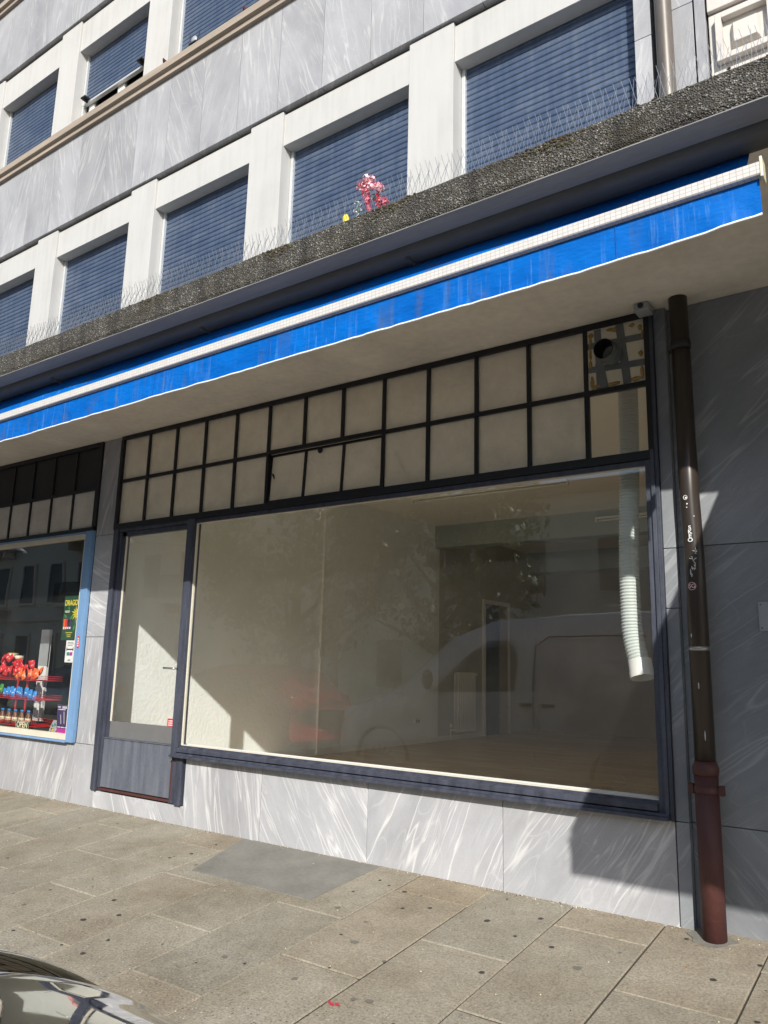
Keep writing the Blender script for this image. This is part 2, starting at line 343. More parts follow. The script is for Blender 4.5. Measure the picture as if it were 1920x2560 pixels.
blackpaint()
plain('lamp_red', (0.5, 0.01, 0.01), 0.15, coat=1.0)
plain('lamp_clear', (0.7, 0.7, 0.7), 0.1, 0.3, coat=1.0)

# ------------------------------------------------------------------ mesh builder
class MB:
    def __init__(s): s.v = []; s.f = []; s.uv = []; s.m = []; s.t = []; s.sm = []
    def face(s, pts, uv=None, mi=0, tone=None, smooth=False):
        i = len(s.v); s.v += [tuple(p) for p in pts]; s.f.append(tuple(range(i, i+len(pts))))
        if uv is None:
            a = Vector(pts[1])-Vector(pts[0]); nrm = a.cross(Vector(pts[2])-Vector(pts[1]))
            ax = max(range(3), key=lambda k: abs(nrm[k]))
            k0, k1 = [(1, 2), (0, 2), (0, 1)][ax]
            uv = [(p[k0], p[k1]) for p in pts]
        s.uv.append(uv); s.m.append(mi); s.t.append(tone if tone is not None else (1, 1, 1)); s.sm.append(smooth)
    def mesh(s, vs, fs, mi=0, smooth=True, tone=None):
        i = len(s.v); s.v += [tuple(p) for p in vs]
        for f in fs:
            s.f.append(tuple(i+k for k in f)); s.uv.append([(vs[k][0], vs[k][2]) for k in f]); s.m.append(mi); s.t.append(tone or (1, 1, 1)); s.sm.append(smooth)
    def box(s, x0, x1, y0, y1, z0, z1, mi=0, uvr=None, tone=None):
        """uvr=(angle, du, dv) turns and shifts the texture window of the box"""
        P = [(x, y, z) for x in (x0, x1) for y in (y0, y1) for z in (z0, z1)]
        F = [(0, 1, 3, 2), (4, 6, 7, 5), (0, 4, 5, 1), (2, 3, 7, 6), (0, 2, 6, 4), (1, 5, 7, 3)]
        for f in F:
            pts = [P[k] for k in f]
            uv = None
            if uvr:
                a, du, dv = uvr; ca, sa = math.cos(a), math.sin(a)
                q = [((p[0]+p[1]), p[2]+p[1]*0.3) for p in pts]
                uv = [(ca*x-sa*y+du, sa*x+ca*y+dv) for x, y in q]
            s.face(pts, uv, mi, tone)
    def tube(s, path, r, n=12, mi=0, cap=True, closed=False):
        path = [Vector(p) for p in path]; L = len(path)
        rs = r if isinstance(r, (list, tuple)) else [r]*L
        vs = []; fs = []
        up = None
        for i, p in enumerate(path):
            if closed: t = (path[(i+1) % L]-path[i-1]).normalized()
            else: t = (path[min(i+1, L-1)]-path[max(i-1, 0)]).normalized()
            if up is None:
                up = Vector((0, 0, 1)) if abs(t.z) < 0.9 else Vector((1, 0, 0))
            a = t.cross(up).normalized(); b = a.cross(t).normalized(); up = b
            for k in range(n):
                th = 2*PI*k/n; vs.append(p+a*math.cos(th)*rs[i]+b*math.sin(th)*rs[i])
        for i in range(L if closed else L-1):
            j = (i+1) % L
            for k in range(n):
                fs.append((i*n+k, i*n+(k+1) % n, j*n+(k+1) % n, j*n+k))
        if cap and not closed:
            fs.append(tuple(range(n-1, -1, -1))); fs.append(tuple((L-1)*n+k for k in range(n)))
        s.mesh(vs, fs, mi, n > 5)
    def sweepx(s, prof, xs, mi=0, smooth=False, caps=False):
        """closed (y,z) profile swept along the x positions"""
        n = len(prof); vs = []; fs = []
        for x in xs:
            for (y, z) in prof: vs.append((x, y, z))
        for i in range(len(xs)-1):
            for k in range(n):
                fs.append((i*n+k, (i+1)*n+k, (i+1)*n+(k+1) % n, i*n+(k+1) % n))
        if caps: fs.append(tuple(range(n))); fs.append(tuple((len(xs)-1)*n+k for k in range(n-1, -1, -1)))
        s.mesh(vs, fs, mi, smooth)
    def ell(s, c, r, mi=0, nu=12, nv=8, jit=0.0, tone=None):
        vs = []; fs = []
        for j in range(nv+1):
            ph = PI*j/nv
            for i in range(nu):
                th = 2*PI*i/nu; k = 1+random.uniform(-jit, jit)
                vs.append((c[0]+r[0]*k*math.sin(ph)*math.cos(th), c[1]+r[1]*k*math.sin(ph)*math.sin(th), c[2]+r[2]*k*math.cos(ph)))
        for j in range(nv):
            for i in range(nu): fs.append((j*nu+i, (j+1)*nu+i, (j+1)*nu+(i+1) % nu, j*nu+(i+1) % nu))
        s.mesh(vs, fs, mi, True, tone)
    def disc(s, c, rx, ry, z_of, mi=0, n=14, jit=0.15, up=0.002):
        pts = []
        for k in range(n):
            th = 2*PI*k/n; q = 1+random.uniform(-jit, jit); x = c[0]+rx*q*math.cos(th); y = c[1]+ry*q*math.sin(th); pts.append((x, y, z_of(x, y)+up))
        s.face(pts, None, mi)
    def build(s, name, mats, parent=None, bevel=0.0, label=None):
        me = bpy.data.meshes.new(name); me.from_pydata(s.v, [], s.f)
        uvl = me.uv_layers.new(name='UVMap'); k = 0
        flat = []
        for u in s.uv:
            for a in u: flat += [a[0], a[1]]
        uvl.data.foreach_set('uv', flat)
        if any(t != (1, 1, 1) for t in s.t):
            ca = me.color_attributes.new('tone', 'FLOAT_COLOR', 'CORNER'); cf = []
            for u, t in zip(s.uv, s.t): cf += [*t, 1.0]*len(u)
            ca.data.foreach_set('color', cf)
        if isinstance(mats, str): mats = [mats]
        for mm in mats: me.materials.append(MATS[mm])
        me.polygons.foreach_set('material_index', s.m); me.polygons.foreach_set('use_smooth', s.sm)
        me.update()
        o = bpy.data.objects.new(name, me); COL.objects.link(o)
        if parent: o.parent = parent
        if bevel:
            b = o.modifiers.new('bevel', 'BEVEL'); b.width = bevel; b.segments = 2; b.limit_method = 'ANGLE'
            wl = o.modifiers.new('weld', 'WELD'); wl.merge_threshold = 0.0002
            o.modifiers.move(1, 0)
        if label: o['label'] = label
        return o
def tag(o, label=None, cat=None, group=None, kind=None):
    for k, v in (('label', label), ('category', cat), ('group', group), ('kind', kind)):
        if v: o[k] = v
    return o
def thing(name, label, cat, loc=(0, 0, 0), rz=0, group=None):
    o = bpy.data.objects.new(name, None); COL.objects.link(o); o.location = loc; o.rotation_euler = (0, 0, rz); o.empty_display_size = 0.2
    return tag(o, label, cat, group)
def dup(root, loc=None, rz=None, label=None):
    r = root.copy(); COL.objects.link(r)
    if loc is not None: r.location = loc
    if rz is not None: r.rotation_euler = (0, 0, rz)
    if label: r['label'] = label
    for ch in list(root.children):
        c = ch.copy(); COL.objects.link(c); c.parent = r
        for g in list(ch.children):
            d = g.copy(); COL.objects.link(d); d.parent = c
    return r
def text(name, body, size, mat, parent, matrix, ext=0.001, bold=0.0, sx=1.0):
    cu = bpy.data.curves.new(name, 'FONT'); cu.body = body; cu.size = size; cu.extrude = ext; cu.align_x = 'CENTER'; cu.align_y = 'CENTER'; cu.offset = bold
    to = bpy.data.objects.new('tmp', cu); COL.objects.link(to)
    dg = bpy.context.evaluated_depsgraph_get()
    me = bpy.data.meshes.new_from_object(to.evaluated_get(dg)); bpy.data.objects.remove(to)
    me.transform(matrix @ Matrix.Diagonal((sx, 1, 1, 1))); me.materials.clear(); me.materials.append(MATS[mat])
    o = bpy.data.objects.new(name, me); COL.objects.link(o); o.parent = parent
    return o
def front(x, y, z, rot=0.0):
    """matrix that stands text up facing -Y"""
    return Matrix.Translation((x, y, z)) @ Matrix.Rotation(PI/2, 4, 'X') @ Matrix.Rotation(rot, 4, 'Z')
def rnd_uv(lo=-0.5, hi=0.5): return (random.uniform(lo, hi), random.uniform(0, 60), random.uniform(0, 60))

# ================================================================== GROUND
def gz(x, y): return 0.1*y if y > -3.35 else -0.335
g = MB()
PW = 0.585; X0 = 5.805
def slab(x0, x1, y0, y1, tone, mi=0):
    e = random.uniform(0.002, 0.0065)
    x0 += e; x1 -= e; y0 += e; y1 -= e
    dz = random.uniform(-0.0015, 0.0015)
    zz = [gz(0, y0)+dz, gz(0, y1)+dz]
    b = 0.006
    top = [(x0+b, y0+b, zz[0]), (x1-b, y0+b, zz[0]), (x1-b, y1-b, zz[1]), (x0+b, y1-b, zz[1])]
    low = [(x0, y0, zz[0]-0.008), (x1, y0, zz[0]-0.008), (x1, y1, zz[1]-0.008), (x0, y1, zz[1]-0.008)]
    g.face(top, None, mi, tone)
    for k in range(4): g.face([low[k], low[(k+1) % 4], top[(k+1) % 4], top[k]], None, mi, tone)
g.face([(-60, -3.35, -0.335-0.012), (60, -3.35, -0.335-0.012), (60, 0.3, 0.018), (-60, 0.3, 0.018)], None, 1)
rt_ = random.Random(3)
for k in range(-24, 16):
    xa = X0+PW*k; xb = xa+PW
    ph = -0.35 if (k % 2) else -0.93      # k=-1 is the column 5.22-5.80
    ys = [0.12 if xa < 5.9 else 0.14]; y = ph
    while y > -3.3: ys.append(y); y -= 1.16
    ys.append(-3.34)
    for a, b in zip(ys[1:], ys[:-1]):
        if b-a < 0.05: continue
        t = rt_.uniform(0.94, 1.06); wmt = rt_.uniform(-0.02, 0.025)
        if a > -1.0 and rt_.random() < 0.5 and xa > 3: t *= 0.95; wmt += 0.03
        slab(xa, xb, a, b, (t*(1+wmt), t, t*(1-wmt)))
# smooth grey repair patch in front of the plinth
pz = 0.004
P4 = [(2.22, -0.02), (3.68, -0.02), (3.665, -0.80), (2.47, -0.80)]
g.face([(x, y, gz(x, y)+pz) for x, y in reversed(P4)], None, 2)
for (a, b) in zip(P4, P4[1:]+P4[:1]):
    g.face([(a[0], a[1], gz(*a)-0.002), (b[0], b[1], gz(*b)-0.002), (b[0], b[1], gz(*b)+pz), (a[0], a[1], gz(*a)+pz)], None, 2)
def px2g(x, y):
    """a few measured stains, given on the slope of the pavement"""
    d = r2*((x-960)/1961.41)-u2*((y-1280)/1961.41)+fw; o = Vector((7.38629, -5.19016, 1.47716))
    t = (0.1*o.y-o.z)/(d.z-0.1*d.y); p = o+d*t; return p.x, p.y
s_ = 0.38577
gums = [(540, 985, 1.5, 0), (770, 955, 1.2, 0), (738, 858, 1.2, 0), (325, 792, .8, 0), (537, 1203, 1.3, 0), (86, 1055, .9, 0), (400, 1148, .8, 0), (700, 1118, .9, 0), (98, 1195, .7, 0),
        (1240, 557, 1.2, 0), (1100, 583, .9, 0), (1130, 576, .6, 0), (1400, 497, .8, 0), (515, 390, .9, 0), (50, 585, .9, 0), (1272, 628, 1.2, 1), (155, 887, 1.2, 1), (1455, 1225, 1.4, 1), (1585, 1270, .8, 0), (1270, 1264, .5, 0), (760, 362, .7, 0), (545, 586, .5, 0), (600, 771, .5, 0), (865, 380, .6, 0), (340, 493, .5, 0), (85, 812, .6, 1), (600, 722, .7, 1), (1050, 1145, .7, 1)]
gums = [(x*s_, 1920+y*s_, r, k) for x, y, r, k in gums]
gums += [(640+x*s_, 1920+y*s_, r, k) for x, y, r, k in [(803, 730, .9, 0), (862, 763, .8, 0), (630, 802, .8, 0), (962, 804, 1.3, 0), (1068, 831, .7, 0), (950, 912, 1.2, 0), (1127, 910, 1.2, 0), (1498, 991, 1.5, 0), (1463, 1327, 1.2, 0), (550, 1081, .8, 0), (528, 906, 1.5, 1), (450, 635, .6, 0), (250, 1368, 1.5, 1), (640, 1130, 1.8, 1), (710, 1000, 1.1, 1), (830, 1256, 1.1, 1), (475, 1297, .6, 0), (735, 1514, 1.6, 1), (630, 1500, 1.4, 1), (1628, 852, .7, 0), (890, 1665, .8, 0)]]
gums += [(1280+x*s_, 1920+y*s_, r, k) for x, y, r, k in [(186, 978, 1.4, 0), (256, 1164, 1.3, 0), (20, 1092, 1., 0), (425, 1300, 1.9, 1), (1305, 1375, 1.2, 0), (700, 1200, 1., 1), (1610, 1283, 1., 0), (1130, 1110, 1., 0), (1590, 1650, 1., 0)]]
for (x, y, r, k) in gums:
    gx, gy = px2g(x, y)
    g.disc((gx, gy), 0.0135*r*random.uniform(.85, 1.1), 0.0125*r, gz, 3+k, 12, 0.16, 0.0028)
for (dx, dy, r) in ((0, 0, .017), (.022, .012, .013), (-.022, .008, .012), (.012, -.008, .012), (.04, .004, .011)):
    gx, gy = px2g(640+490*s_, 1920+1530*s_); g.disc((gx+dx, gy+dy), r, r*.7, gz, 5, 9, .3, 0.003+random.uniform(0, .0005))
g.box(-60, 60, -3.52, -3.35, -0.46, -0.333, 6)
pavement = tag(g.build('pavement', ['paving_slab', 'joint_sand', 'patch_concrete', 'gum_dark', 'gum_faint', 'mark_red', 'kerb_stone']), kind='structure')
rd = MB(); rd.face([(-300, -300, -0.455), (300, -300, -0.455), (300, -3.5, -0.455), (-300, -3.5, -0.455)])
road = tag(rd.build('road', 'asphalt'), kind='structure')
rm = MB()
for x in range(-30, 30, 4): rm.box(x, x+2, -9.07, -8.93, -0.4545, -0.451)
tag(rm.build('road_marking', 'c_white'), kind='structure')

# ================================================================== OFFICE BUILDING
B = thing('office_building', 'grey marble clad office building with blue roller shutters above an empty shop', 'building', (0, 0, 0))
def marble_boxes(name, boxes, mat='marble', parent=B, label=None, bevel=0.0025):
    m_ = MB()
    for bx in boxes:
        x0, x1, y0, y1, z0, z1 = bx[:6]; a = bx[6] if len(bx) > 6 else None
        u = rnd_uv() if a is None else (a, random.uniform(0, 60), random.uniform(0, 60))
        m_.box(x0, x1, y0, y1, z0, z1, 0, u)
    return m_.build(name, mat, parent, bevel, label)
J = 0.0025
# plinth slabs with their joints
pj = [-6.0, -4.0, -2.2, -0.385, -0.002]
lst = [(a+J, b-J, -0.012 if b < -0.39 else 0.0, 0.10, -0.25, 0.607, ) for a, b in zip(pj, pj[1:])]
pj2 = [-0.002, 1.39, 2.385, 3.535, 4.71, 5.888]
for i, (a, b) in enumerate(zip(pj2, pj2[1:])):
    z1 = 0.165 if i == 0 else 0.60
    lst.append((a+J, b-J, 0.0, 0.10, -0.25, z1, (-0.55, -0.2, -0.62, 0.45, 0.62)[i]))
marble_boxes('marble_plinth', lst)
# narrow pillar between the shops
marble_boxes('marble_pillar', [(-0.385, -0.04, 0.0, 0.06, a+J, b-J, r) for a, b, r in ((0.61, 1.735, 0.12), (1.735, 2.86, -1.2), (2.86, 3.97, 0.3))])
# strip beside the big window and wall to the right of the downpipe
marble_boxes('marble_pillar', [(5.893, 5.972, 0.0, 0.25, a+J, b-J, 0.7) for a, b in ((-0.25, 0.60), (0.60, 1.90), (1.90, 2.29), (2.29, 3.97))], 'marble_shaded')
marble_boxes('marble_wall', [(a+J, b-J, 0.05, 0.30, c+J, d-J, r) for a, b in ((5.972, 7.15), (7.15, 8.6), (8.6, 12)) for c, d, r in ((-0.25, 0.60, -0.75), (0.60, 2.30, 0.95), (2.30, 3.97, 0.85)) if a < 7 or c < 0], 'marble_shaded')
jb = MB(); jb.box(-6, 12, 0.06+0.03, 0.12, -0.3, 0.15); jb.box(-6, -0.02, 0.03, 0.24, -0.3, 0.6); jb.box(-0.375, -0.12, 0.02, 0.26, 0.6, 3.96); jb.box(-0.375, -0.05, 0.02, 0.055, 0.6, 3.96); jb.box(5.905, 5.965, 0.02, 0.24, -0.2, 3.96); jb.box(5.98, 7.14, 0.07, 0.29, -0.2, 3.96); jb.box(7.14, 12, 0.07, 0.29, -0.2, 0.59)
jb.box(1.4, 5.88, 0.02, 0.09, -0.2, 0.58)
jb.build('wall_core', 'marble_joint', B)
# main walls of the shell so that no light leaks in
sh = MB()
sh.box(-0.30, -0.125, 0.26, 11.2, 0.0, 4.35); sh.box(12.1, 12.3, 0.0, 12.2, 0, 4.35); sh.box(-4, 12.3, 12.0, 12.2, 0, 4.35)
sh.build('shell_wall', 'dark_room', B)
uo = MB(); uo.box(-14, 12, 0.31, 12.5, 4.36, 13.0); uo.build('upper_storeys', 'dark_room', B)

# canopy slab
cn = MB()
CX0, CX1 = -14.0, 12.0
cn.box(CX0, CX1, -1.8, -1.645, 3.972, 3.985, 1)
cn.box(CX0, CX1, -1.45, 0.3, 3.97, 4.10, 0)
cn.box(CX0, CX1, -1.645, -1.45, 4.0, 4.10, 0)
cn.box(CX0, CX1, -1.66, 0.3, 4.105, 4.13, 1)
canopy = cn.build('canopy_slab', ['soffit_paint', 'edge_paint'], B)
ce = MB()
xs = [-3.9, -2.35, -0.2, 1.9, 3.95, 4.27, 5.92, 7.6, 9.6, CX1]
xs = [CX0]+xs
for a, b in zip(xs, xs[1:]):
    n_ = max(2, int((b-a)/0.06)); prev = None
    vs = []; fs = []
    for i in range(n_+1):
        x = a+0.002+(b-a-0.004)*i/n_
        j1 = noise.noise(Vector((x*3, 0, 0)))*0.006+noise.noise(Vector((x*17, 3, 0)))*0.004
        j2 = noise.noise(Vector((x*4, 9, 0)))*0.004
        pr = [(-1.8+j2*.5, 3.977), (-1.812+j2, 4.0), (-1.812+j2, 4.158+j1*.6), (-1.802, 4.172+j1), (-1.65, 4.172+j1), (-1.648, 3.986)]
        for p in pr: vs.append((x, *p))
    for i in range(n_):
        for k in range(6): fs.append((i*6+k, (i+1)*6+k, (i+1)*6+(k+1) % 6, i*6+(k+1) % 6))
    fs.append(tuple(range(6))); fs.append(tuple(n_*6+k for k in range(5, -1, -1)))
    ce.mesh(vs, fs, 0, False)
ce.build('canopy_edge', 'pebble_concrete', B)
# rounded cover of the awning roller, under the outer edge
rc = MB()
prof = []
for i in range(15):
    a = PI*i/14; prof.append((-1.547-0.096*math.cos(a), 3.985-0.068*math.sin(a)))
prof += [(-1.451, 4.0), (-1.643, 4.0)]
rc.sweepx(prof, [CX0+1.0+i*0.5 for i in range(50)], 0, True)
for x in (-2.4, 0.05, 1.1, 3.05, 4.9, 6.95): rc.box(x, x+0.02, -1.60, -1.47, 3.905, 3.98, 0)
rc.build('roller_cover', 'roller_cover', B)

# pilasters, lintels, spandrels, sills and shutters of the two upper floors
PX = [-0.31+2.055*k for k in range(-6, 3)]      # left edges
def pil(x, z0, z1, w_=0.472):
    m_ = MB(); m_.box(x, x+w_, -0.02, 0.30, z0, z1); return m_.build('pilaster', 'render_white', B, 0.004)
for x in PX:
    pil(x, 4.13, 7.148); pil(x, 8.60, 10.425)
def lint(x0, x1, z0, z1):
    m_ = MB(); m_.box(x0, x1, 0.005, 0.29, z0, z1); return m_.build('lintel', 'render_white', B, 0.004)
SL = 0.0
def shutter(x0, x1, z0, z1, yb=0.15, recess=True):
    """roller shutter: curtain of rounded slats with guide rails as sub-parts"""
    m_ = MB(); p = 0.060; z = z0; prof = []
    while z < z1:
        prof += [(yb+0.012, z), (yb+0.002, z+0.003), (yb-0.001, z+0.016), (yb-0.002, z+0.030), (yb-0.001, z+0.044), (yb+0.003, z+0.056), (yb+0.012, z+0.059)]
        z += p
    pr = prof
    n_ = len(pr); vs = [(x, y, zz) for x in (x0, x1) for (y, zz) in pr]
    m_.mesh(vs, [(k, n_+k, n_+k+1, k+1) for k in range(n_-1)], 0, True)
    o = m_.build('roller_shutter', 'shutter_blue', B)
    for xa_ in (x0-0.03, x1-0.004):
        gm = MB(); gm.box(xa_, xa_+0.034, yb-0.03, yb+0.03, min(z0, 8.65), z1+0.06) if z0 > 5 else gm.box(xa_, xa_+0.034, yb-0.03, yb+0.03, z0, z1+0.06)
        gm.build('guide_rail', 'guide_rail', o, 0.002)
    return o
for i in range(len(PX)-1):
    a = PX[i]+0.472; b = PX[i+1]
    lint(a, b, 6.757, 7.12); shutter(a+0.035, b-0.035, 4.14, 6.80)
    lint(a, b, 9.935, 10.40)
    if abs(a-(-1.893)) < 0.05:
        o = shutter(a+0.035, b-0.035, 9.15, 9.98)
        bb = MB(); bb.box(a+0.01, b-0.01, 0.115, 0.165, 9.12, 9.15); bb.build('bottom_bar', 'guide_rail', o, 0.003)
        for xx in (a+0.10, b-0.25):
            cl = MB(); cl.box(xx, xx+0.10, 0.03, 0.11, 9.15, 9.17); cl.box(xx+0.03, xx+0.05, 0.04, 0.114, 9.12, 9.149); cl.build('catch', 'black_rubber', o)
        wn = MB(); wn.box(a, b, 0.20, 0.21, 8.60, 9.3)
        wo = wn.build('upper_window', 'glass_tinted', B)
        wf = MB(); wf.box(a+0.10, a+0.22, 0.17, 0.21, 8.60, 9.25); wf.box(a+0.76, a+0.90, 0.17, 0.21, 8.60, 9.25); wf.build('window_frame', 'white_plastic', wo, 0.003)
    else: shutter(a+0.035, b-0.035, 8.65, 9.98)
# last bay on the right: wall of marble where the pipe comes down
a = PX[-1]+0.472
lint(a, 5.87, 6.757, 7.12); shutter(a+0.035, 5.845, 4.14, 6.80)
lint(a, 5.87, 9.935, 10.40); shutter(a+0.035, 5.82, 8.65, 9.98)
marble_boxes('marble_wall', [(5.852, 5.975, -0.01, 0.30, c+J, d-J, r) for c, d, r in ((4.12, 6.15, 0.2), (6.15, 7.15, 0.5))]+[(6.03, 6.268, 0.02, 0.30, c+J, d-J, r) for c, d, r in ((4.12, 6.30, 0.2), (6.30, 8.0, -0.3), (8.0, 11, 0.1))]+[(6.283, 6.355, -0.0, 0.30, 4.12, 11, 0.2)], 'marble_upper')
dk = MB(); dk.box(5.97, 6.35, 0.10, 0.29, 4.12, 11); dk.build('pipe_recess', 'roller_cover', B)
def spandrel(z0, z1, y0=-0.05):
    x = 0.326-0.607*26; bs = []
    while x < 5.97:
        x2 = min(x+0.607, 5.975); bs.append((x+J*1.4, x2-J*1.4, y0, 0.25, z0, z1)); x = x2+1e-6
        if x > 5.95: break
    marble_boxes('marble_spandrel', bs, 'marble_upper', bevel=0.002)
    c = MB(); c.box(-15, 5.97, y0+0.02, 0.24, z0+0.01, z1-0.005); c.build('spandrel_core', 'marble_joint', B)
spandrel(7.165, 8.44); spandrel(10.44, 11.72)
def sillband(z):
    m_ = MB()
    m_.sweepx([(-0.045, z), (-0.095, z+0.004), (-0.095, z+0.06), (-0.135, z+0.075), (-0.135, z+0.165), (-0.125, z+0.18), (0.24, z+0.20), (0.24, z)], [-15+i*1.0 for i in range(21)]+[5.96])
    m_.build('sill_band', 'sill_stone', B)
sillband(8.44); sillband(11.72)
gp = MB(); gp.box(-15, 5.97, 0.03, 0.29, 7.118, 7.168); gp.box(-15, 5.97, 0.03, 0.29, 10.398, 10.445); gp.build('shadow_gap', 'roller_cover', B)

# ---- shop window, transom and door (empty shop)
FZ = 0.015
def rim(m_, x0, x1, z0, z1, w_, y0, y1, mi=0):
    m_.box(x0, x0+w_, y0, y1, z0, z1, mi); m_.box(x1-w_, x1, y0, y1, z0, z1, mi)
    m_.box(x0+w_, x1-w_, y0, y1, z0, z0+w_, mi); m_.box(x0+w_, x1-w_, y0, y1, z1-w_, z1, mi)
sw = MB()
# post between door and window, stepped right jamb, stepped head, sill
sw.box(1.200, 1.302, -0.035, 0.06, 0.61, 2.905)
sw.box(5.80, 5.842, -0.020, 0.06, 0.62, 2.90); sw.box(5.842, 5.868, -0.042, 0.06, 0.62, 2.96); sw.box(5.868, 5.892, -0.030, 0.06, 0.60, 3.965)
sw.box(1.302, 5.80, -0.012, 0.055, 2.862, 2.90); 
sw.sweepx([(-0.020, 0.70), (-0.060, 0.688), (-0.060, 0.655), (-0.045, 0.650), (0.05, 0.650), (0.05, 0.712), (-0.02, 0.712)], [1.300, 5.80], caps=True)
sw.sweepx([(-0.055, 0.632), (-0.085, 0.626), (-0.085, 0.606), (0.05, 0.606), (0.05, 0.649), (-0.055, 0.645)], [1.235, 5.868], caps=True)
shopw = thing('shop_window', None, None); shopw.parent = B
swf = sw.build('window_frame', 'frame_navy', shopw, 0.002)
pt = MB(); rim(pt, 1.302, 5.80, 0.712, 2.862, 0.0055, 0.002, 0.03); pt.build('putty_bead', 'putty', shopw)
wg = MB(); wg.face([(1.30, 0.015, 0.70), (5.80, 0.015, 0.70), (5.80, 0.015, 2.87), (1.30, 0.015, 2.87)]); wg.build('glass_pane', 'glass_clear', shopw)
# transom: 13 x 2 panes
tr = MB()
TB, TM, TT = 2.955, 3.447, 3.915
tr.box(-0.035, 5.868, -0.030, 0.06, 2.902, 2.962)
tr.box(-0.035, 5.868, -0.022, 0.05, 3.925, 3.968)
tr.box(-0.035, 0.010, -0.028, 0.05, 2.962, 3.925); tr.box(5.83, 5.868, -0.028, 0.05, 2.962, 3.925)
tr.box(0.01, 2.235, -0.016, 0.03, TM-0.017, TM+0.017); tr.box(3.61, 5.83, -0.016, 0.03, TM-0.017, TM+0.017); tr.box(2.235, 3.61, -0.016, 0.03, TM-0.004, TM+0.028)
for i in range(1, 13):
    x = 0.45*i
    tr.box(x-0.015, x+0.015, -0.014, 0.028, TM+0.017 if i not in (6, 7) else TM+0.028, 3.925)
    if i not in (6, 7): tr.box(x-0.015, x+0.015, -0.014, 0.028, 2.962, TM-0.017 if i not in (5, 8) else TM-0.004)
transom = thing('transom_window', None, None); transom.parent = B
tr.build('window_frame', 'frame_black', transom, 0.0015)
tg = MB()
for i in range(13):
    x0 = 0.45*i; x1 = x0+0.45
    if i == 0: x0 = 0.0
    if i < 12: tg.face([(x0, 0.008, TM), (x1, 0.008, TM), (x1, 0.008, 3.93), (x0, 0.008, 3.93)])
    if i not in (5, 6, 7, 12): tg.face([(x0, 0.008, 2.955), (x1, 0.008, 2.955), (x1, 0.008, TM), (x0, 0.008, TM)])
tg.build('glass_pane', 'glass_textured', transom)
tg = MB(); tg.face([(5.4, 0.008, 2.955), (5.85, 0.008, 2.955), (5.85, 0.008, TM), (5.4, 0.008, TM)]); tg.build('glass_pane', 'glass_thin', transom)
# hopper sash, hinged at its foot and tipped into the room
hs = MB()
W_, H_ = 1.335, 0.474
rim(hs, 0.0, W_, 0.0, H_, 0.022, -0.012, 0.014)
for k in (1, 2): hs.box(W_*k/3-0.013, W_*k/3+0.013, -0.011, 0.012, 0.022, H_-0.022)
sash = hs.build('hopper_sash', 'frame_black', transom, 0.0012, 'tilted open hopper sash')
sash.location = (2.257, 0.012, 2.966); sash.rotation_euler = (math.radians(-3.0), 0, 0)
for k in range(3):
    pn = MB(); pn.face([(W_*k/3+0.01, 0.002, 0.02), (W_*(k+1)/3-0.01, 0.002, 0.02), (W_*(k+1)/3-0.01, 0.002, H_-0.02), (W_*k/3+0.01, 0.002, H_-0.02)]); pn.build('glass_pane', 'glass_textured', sash)
lt = MB(); lt.ell((W_/2-0.04, -0.02, H_-0.045), (0.03, 0.012, 0.028), 0); lt.build('sash_latch', 'black_rubber', sash)
for x in (2.30, 3.72):
    st = MB(); st.tube([(x, 0.02, 3.25), (x+0.05, 0.06, 3.12), (x+0.12, 0.10, 2.98)], 0.010, 6); st.build('stay_arm', 'iron_black', transom)
# second big window, added out of view to let more light into the room
added_win = thing('shop_window', None, None); added_win.parent = B
m_ = MB(); rim(m_, 7.16, 11.99, 0.61, 3.96, 0.06, 0.02, 0.10); m_.box(9.5, 9.56, 0.02, 0.10, 0.67, 3.90); m_.box(7.22, 11.93, 0.022, 0.098, 2.90, 2.96); m_.build('window_frame', 'frame_navy', added_win)
m_ = MB(); m_.face([(7.2, 0.06, 0.65), (11.95, 0.06, 0.65), (11.95, 0.06, 3.92), (7.2, 0.06, 3.92)]); m_.build('glass_pane', 'glass_clear', added_win)
# boarded corner pane with the extraction outlet
bd = MB(); bd.box(5.418, 5.828, -0.004, 0.010, TM+0.018, 3.924)
board = bd.build('vent_board', 'board_cream', transom, 0.001, 'cream board with taped pipe hole')
def strip(m_, x0, z0, x1, z1, w_, y=-0.006):
    d = Vector((x1-x0, 0, z1-z0)); nn = Vector((-d.z, 0, d.x)).normalized()*w_/2
    m_.face([(x0-nn.x, y, z0-nn.z), (x1-nn.x, y, z1-nn.z), (x1+nn.x, y, z1+nn.z), (x0+nn.x, y, z0+nn.z)])
tp = MB()
strip(tp, 5.495, 3.918, 5.505, 3.46, 0.052, -0.0065); strip(tp, 5.655, 3.93, 5.70, 3.47, 0.058, -0.007); strip(tp, 5.42, 3.80, 5.83, 3.79, 0.048, -0.0075); strip(tp, 5.42, 3.62, 5.83, 3.60, 0.048, -0.008)
strip(tp, 5.50, 3.66, 5.54, 3.45, 0.06, -0.0085)
tp.build('duct_tape', 'duct_tape', board)
fo = MB()
def blob(x, z, rx, rz): fo.ell((x, -0.006, z), (rx, 0.007, rz), 0, 8, 6, 0.2)
for x, z, rx, rz in ((5.445, 3.88, .022, .018), (5.44, 3.84, .012, .03), (5.438, 3.74, .011, .05), (5.438, 3.66, .012, .03), (5.447, 3.52, .016, .045), (5.475, 3.487, .035, .014), (5.60, 3.485, .05, .013), (5.76, 3.49, .04, .016), (5.805, 3.53, .015, .045), (5.80, 3.67, .018, .022), (5.80, 3.86, .014, .022), (5.745, 3.89, .02, .014), (5.815, 3.81, .008, .03), (5.59, 3.895, .035, .012), (5.62, 3.888, .02, .016)):
    blob(x, z, rx, rz)
fo.build('foam_sealant', 'foam_ochre', board)
op = MB()
ring = []
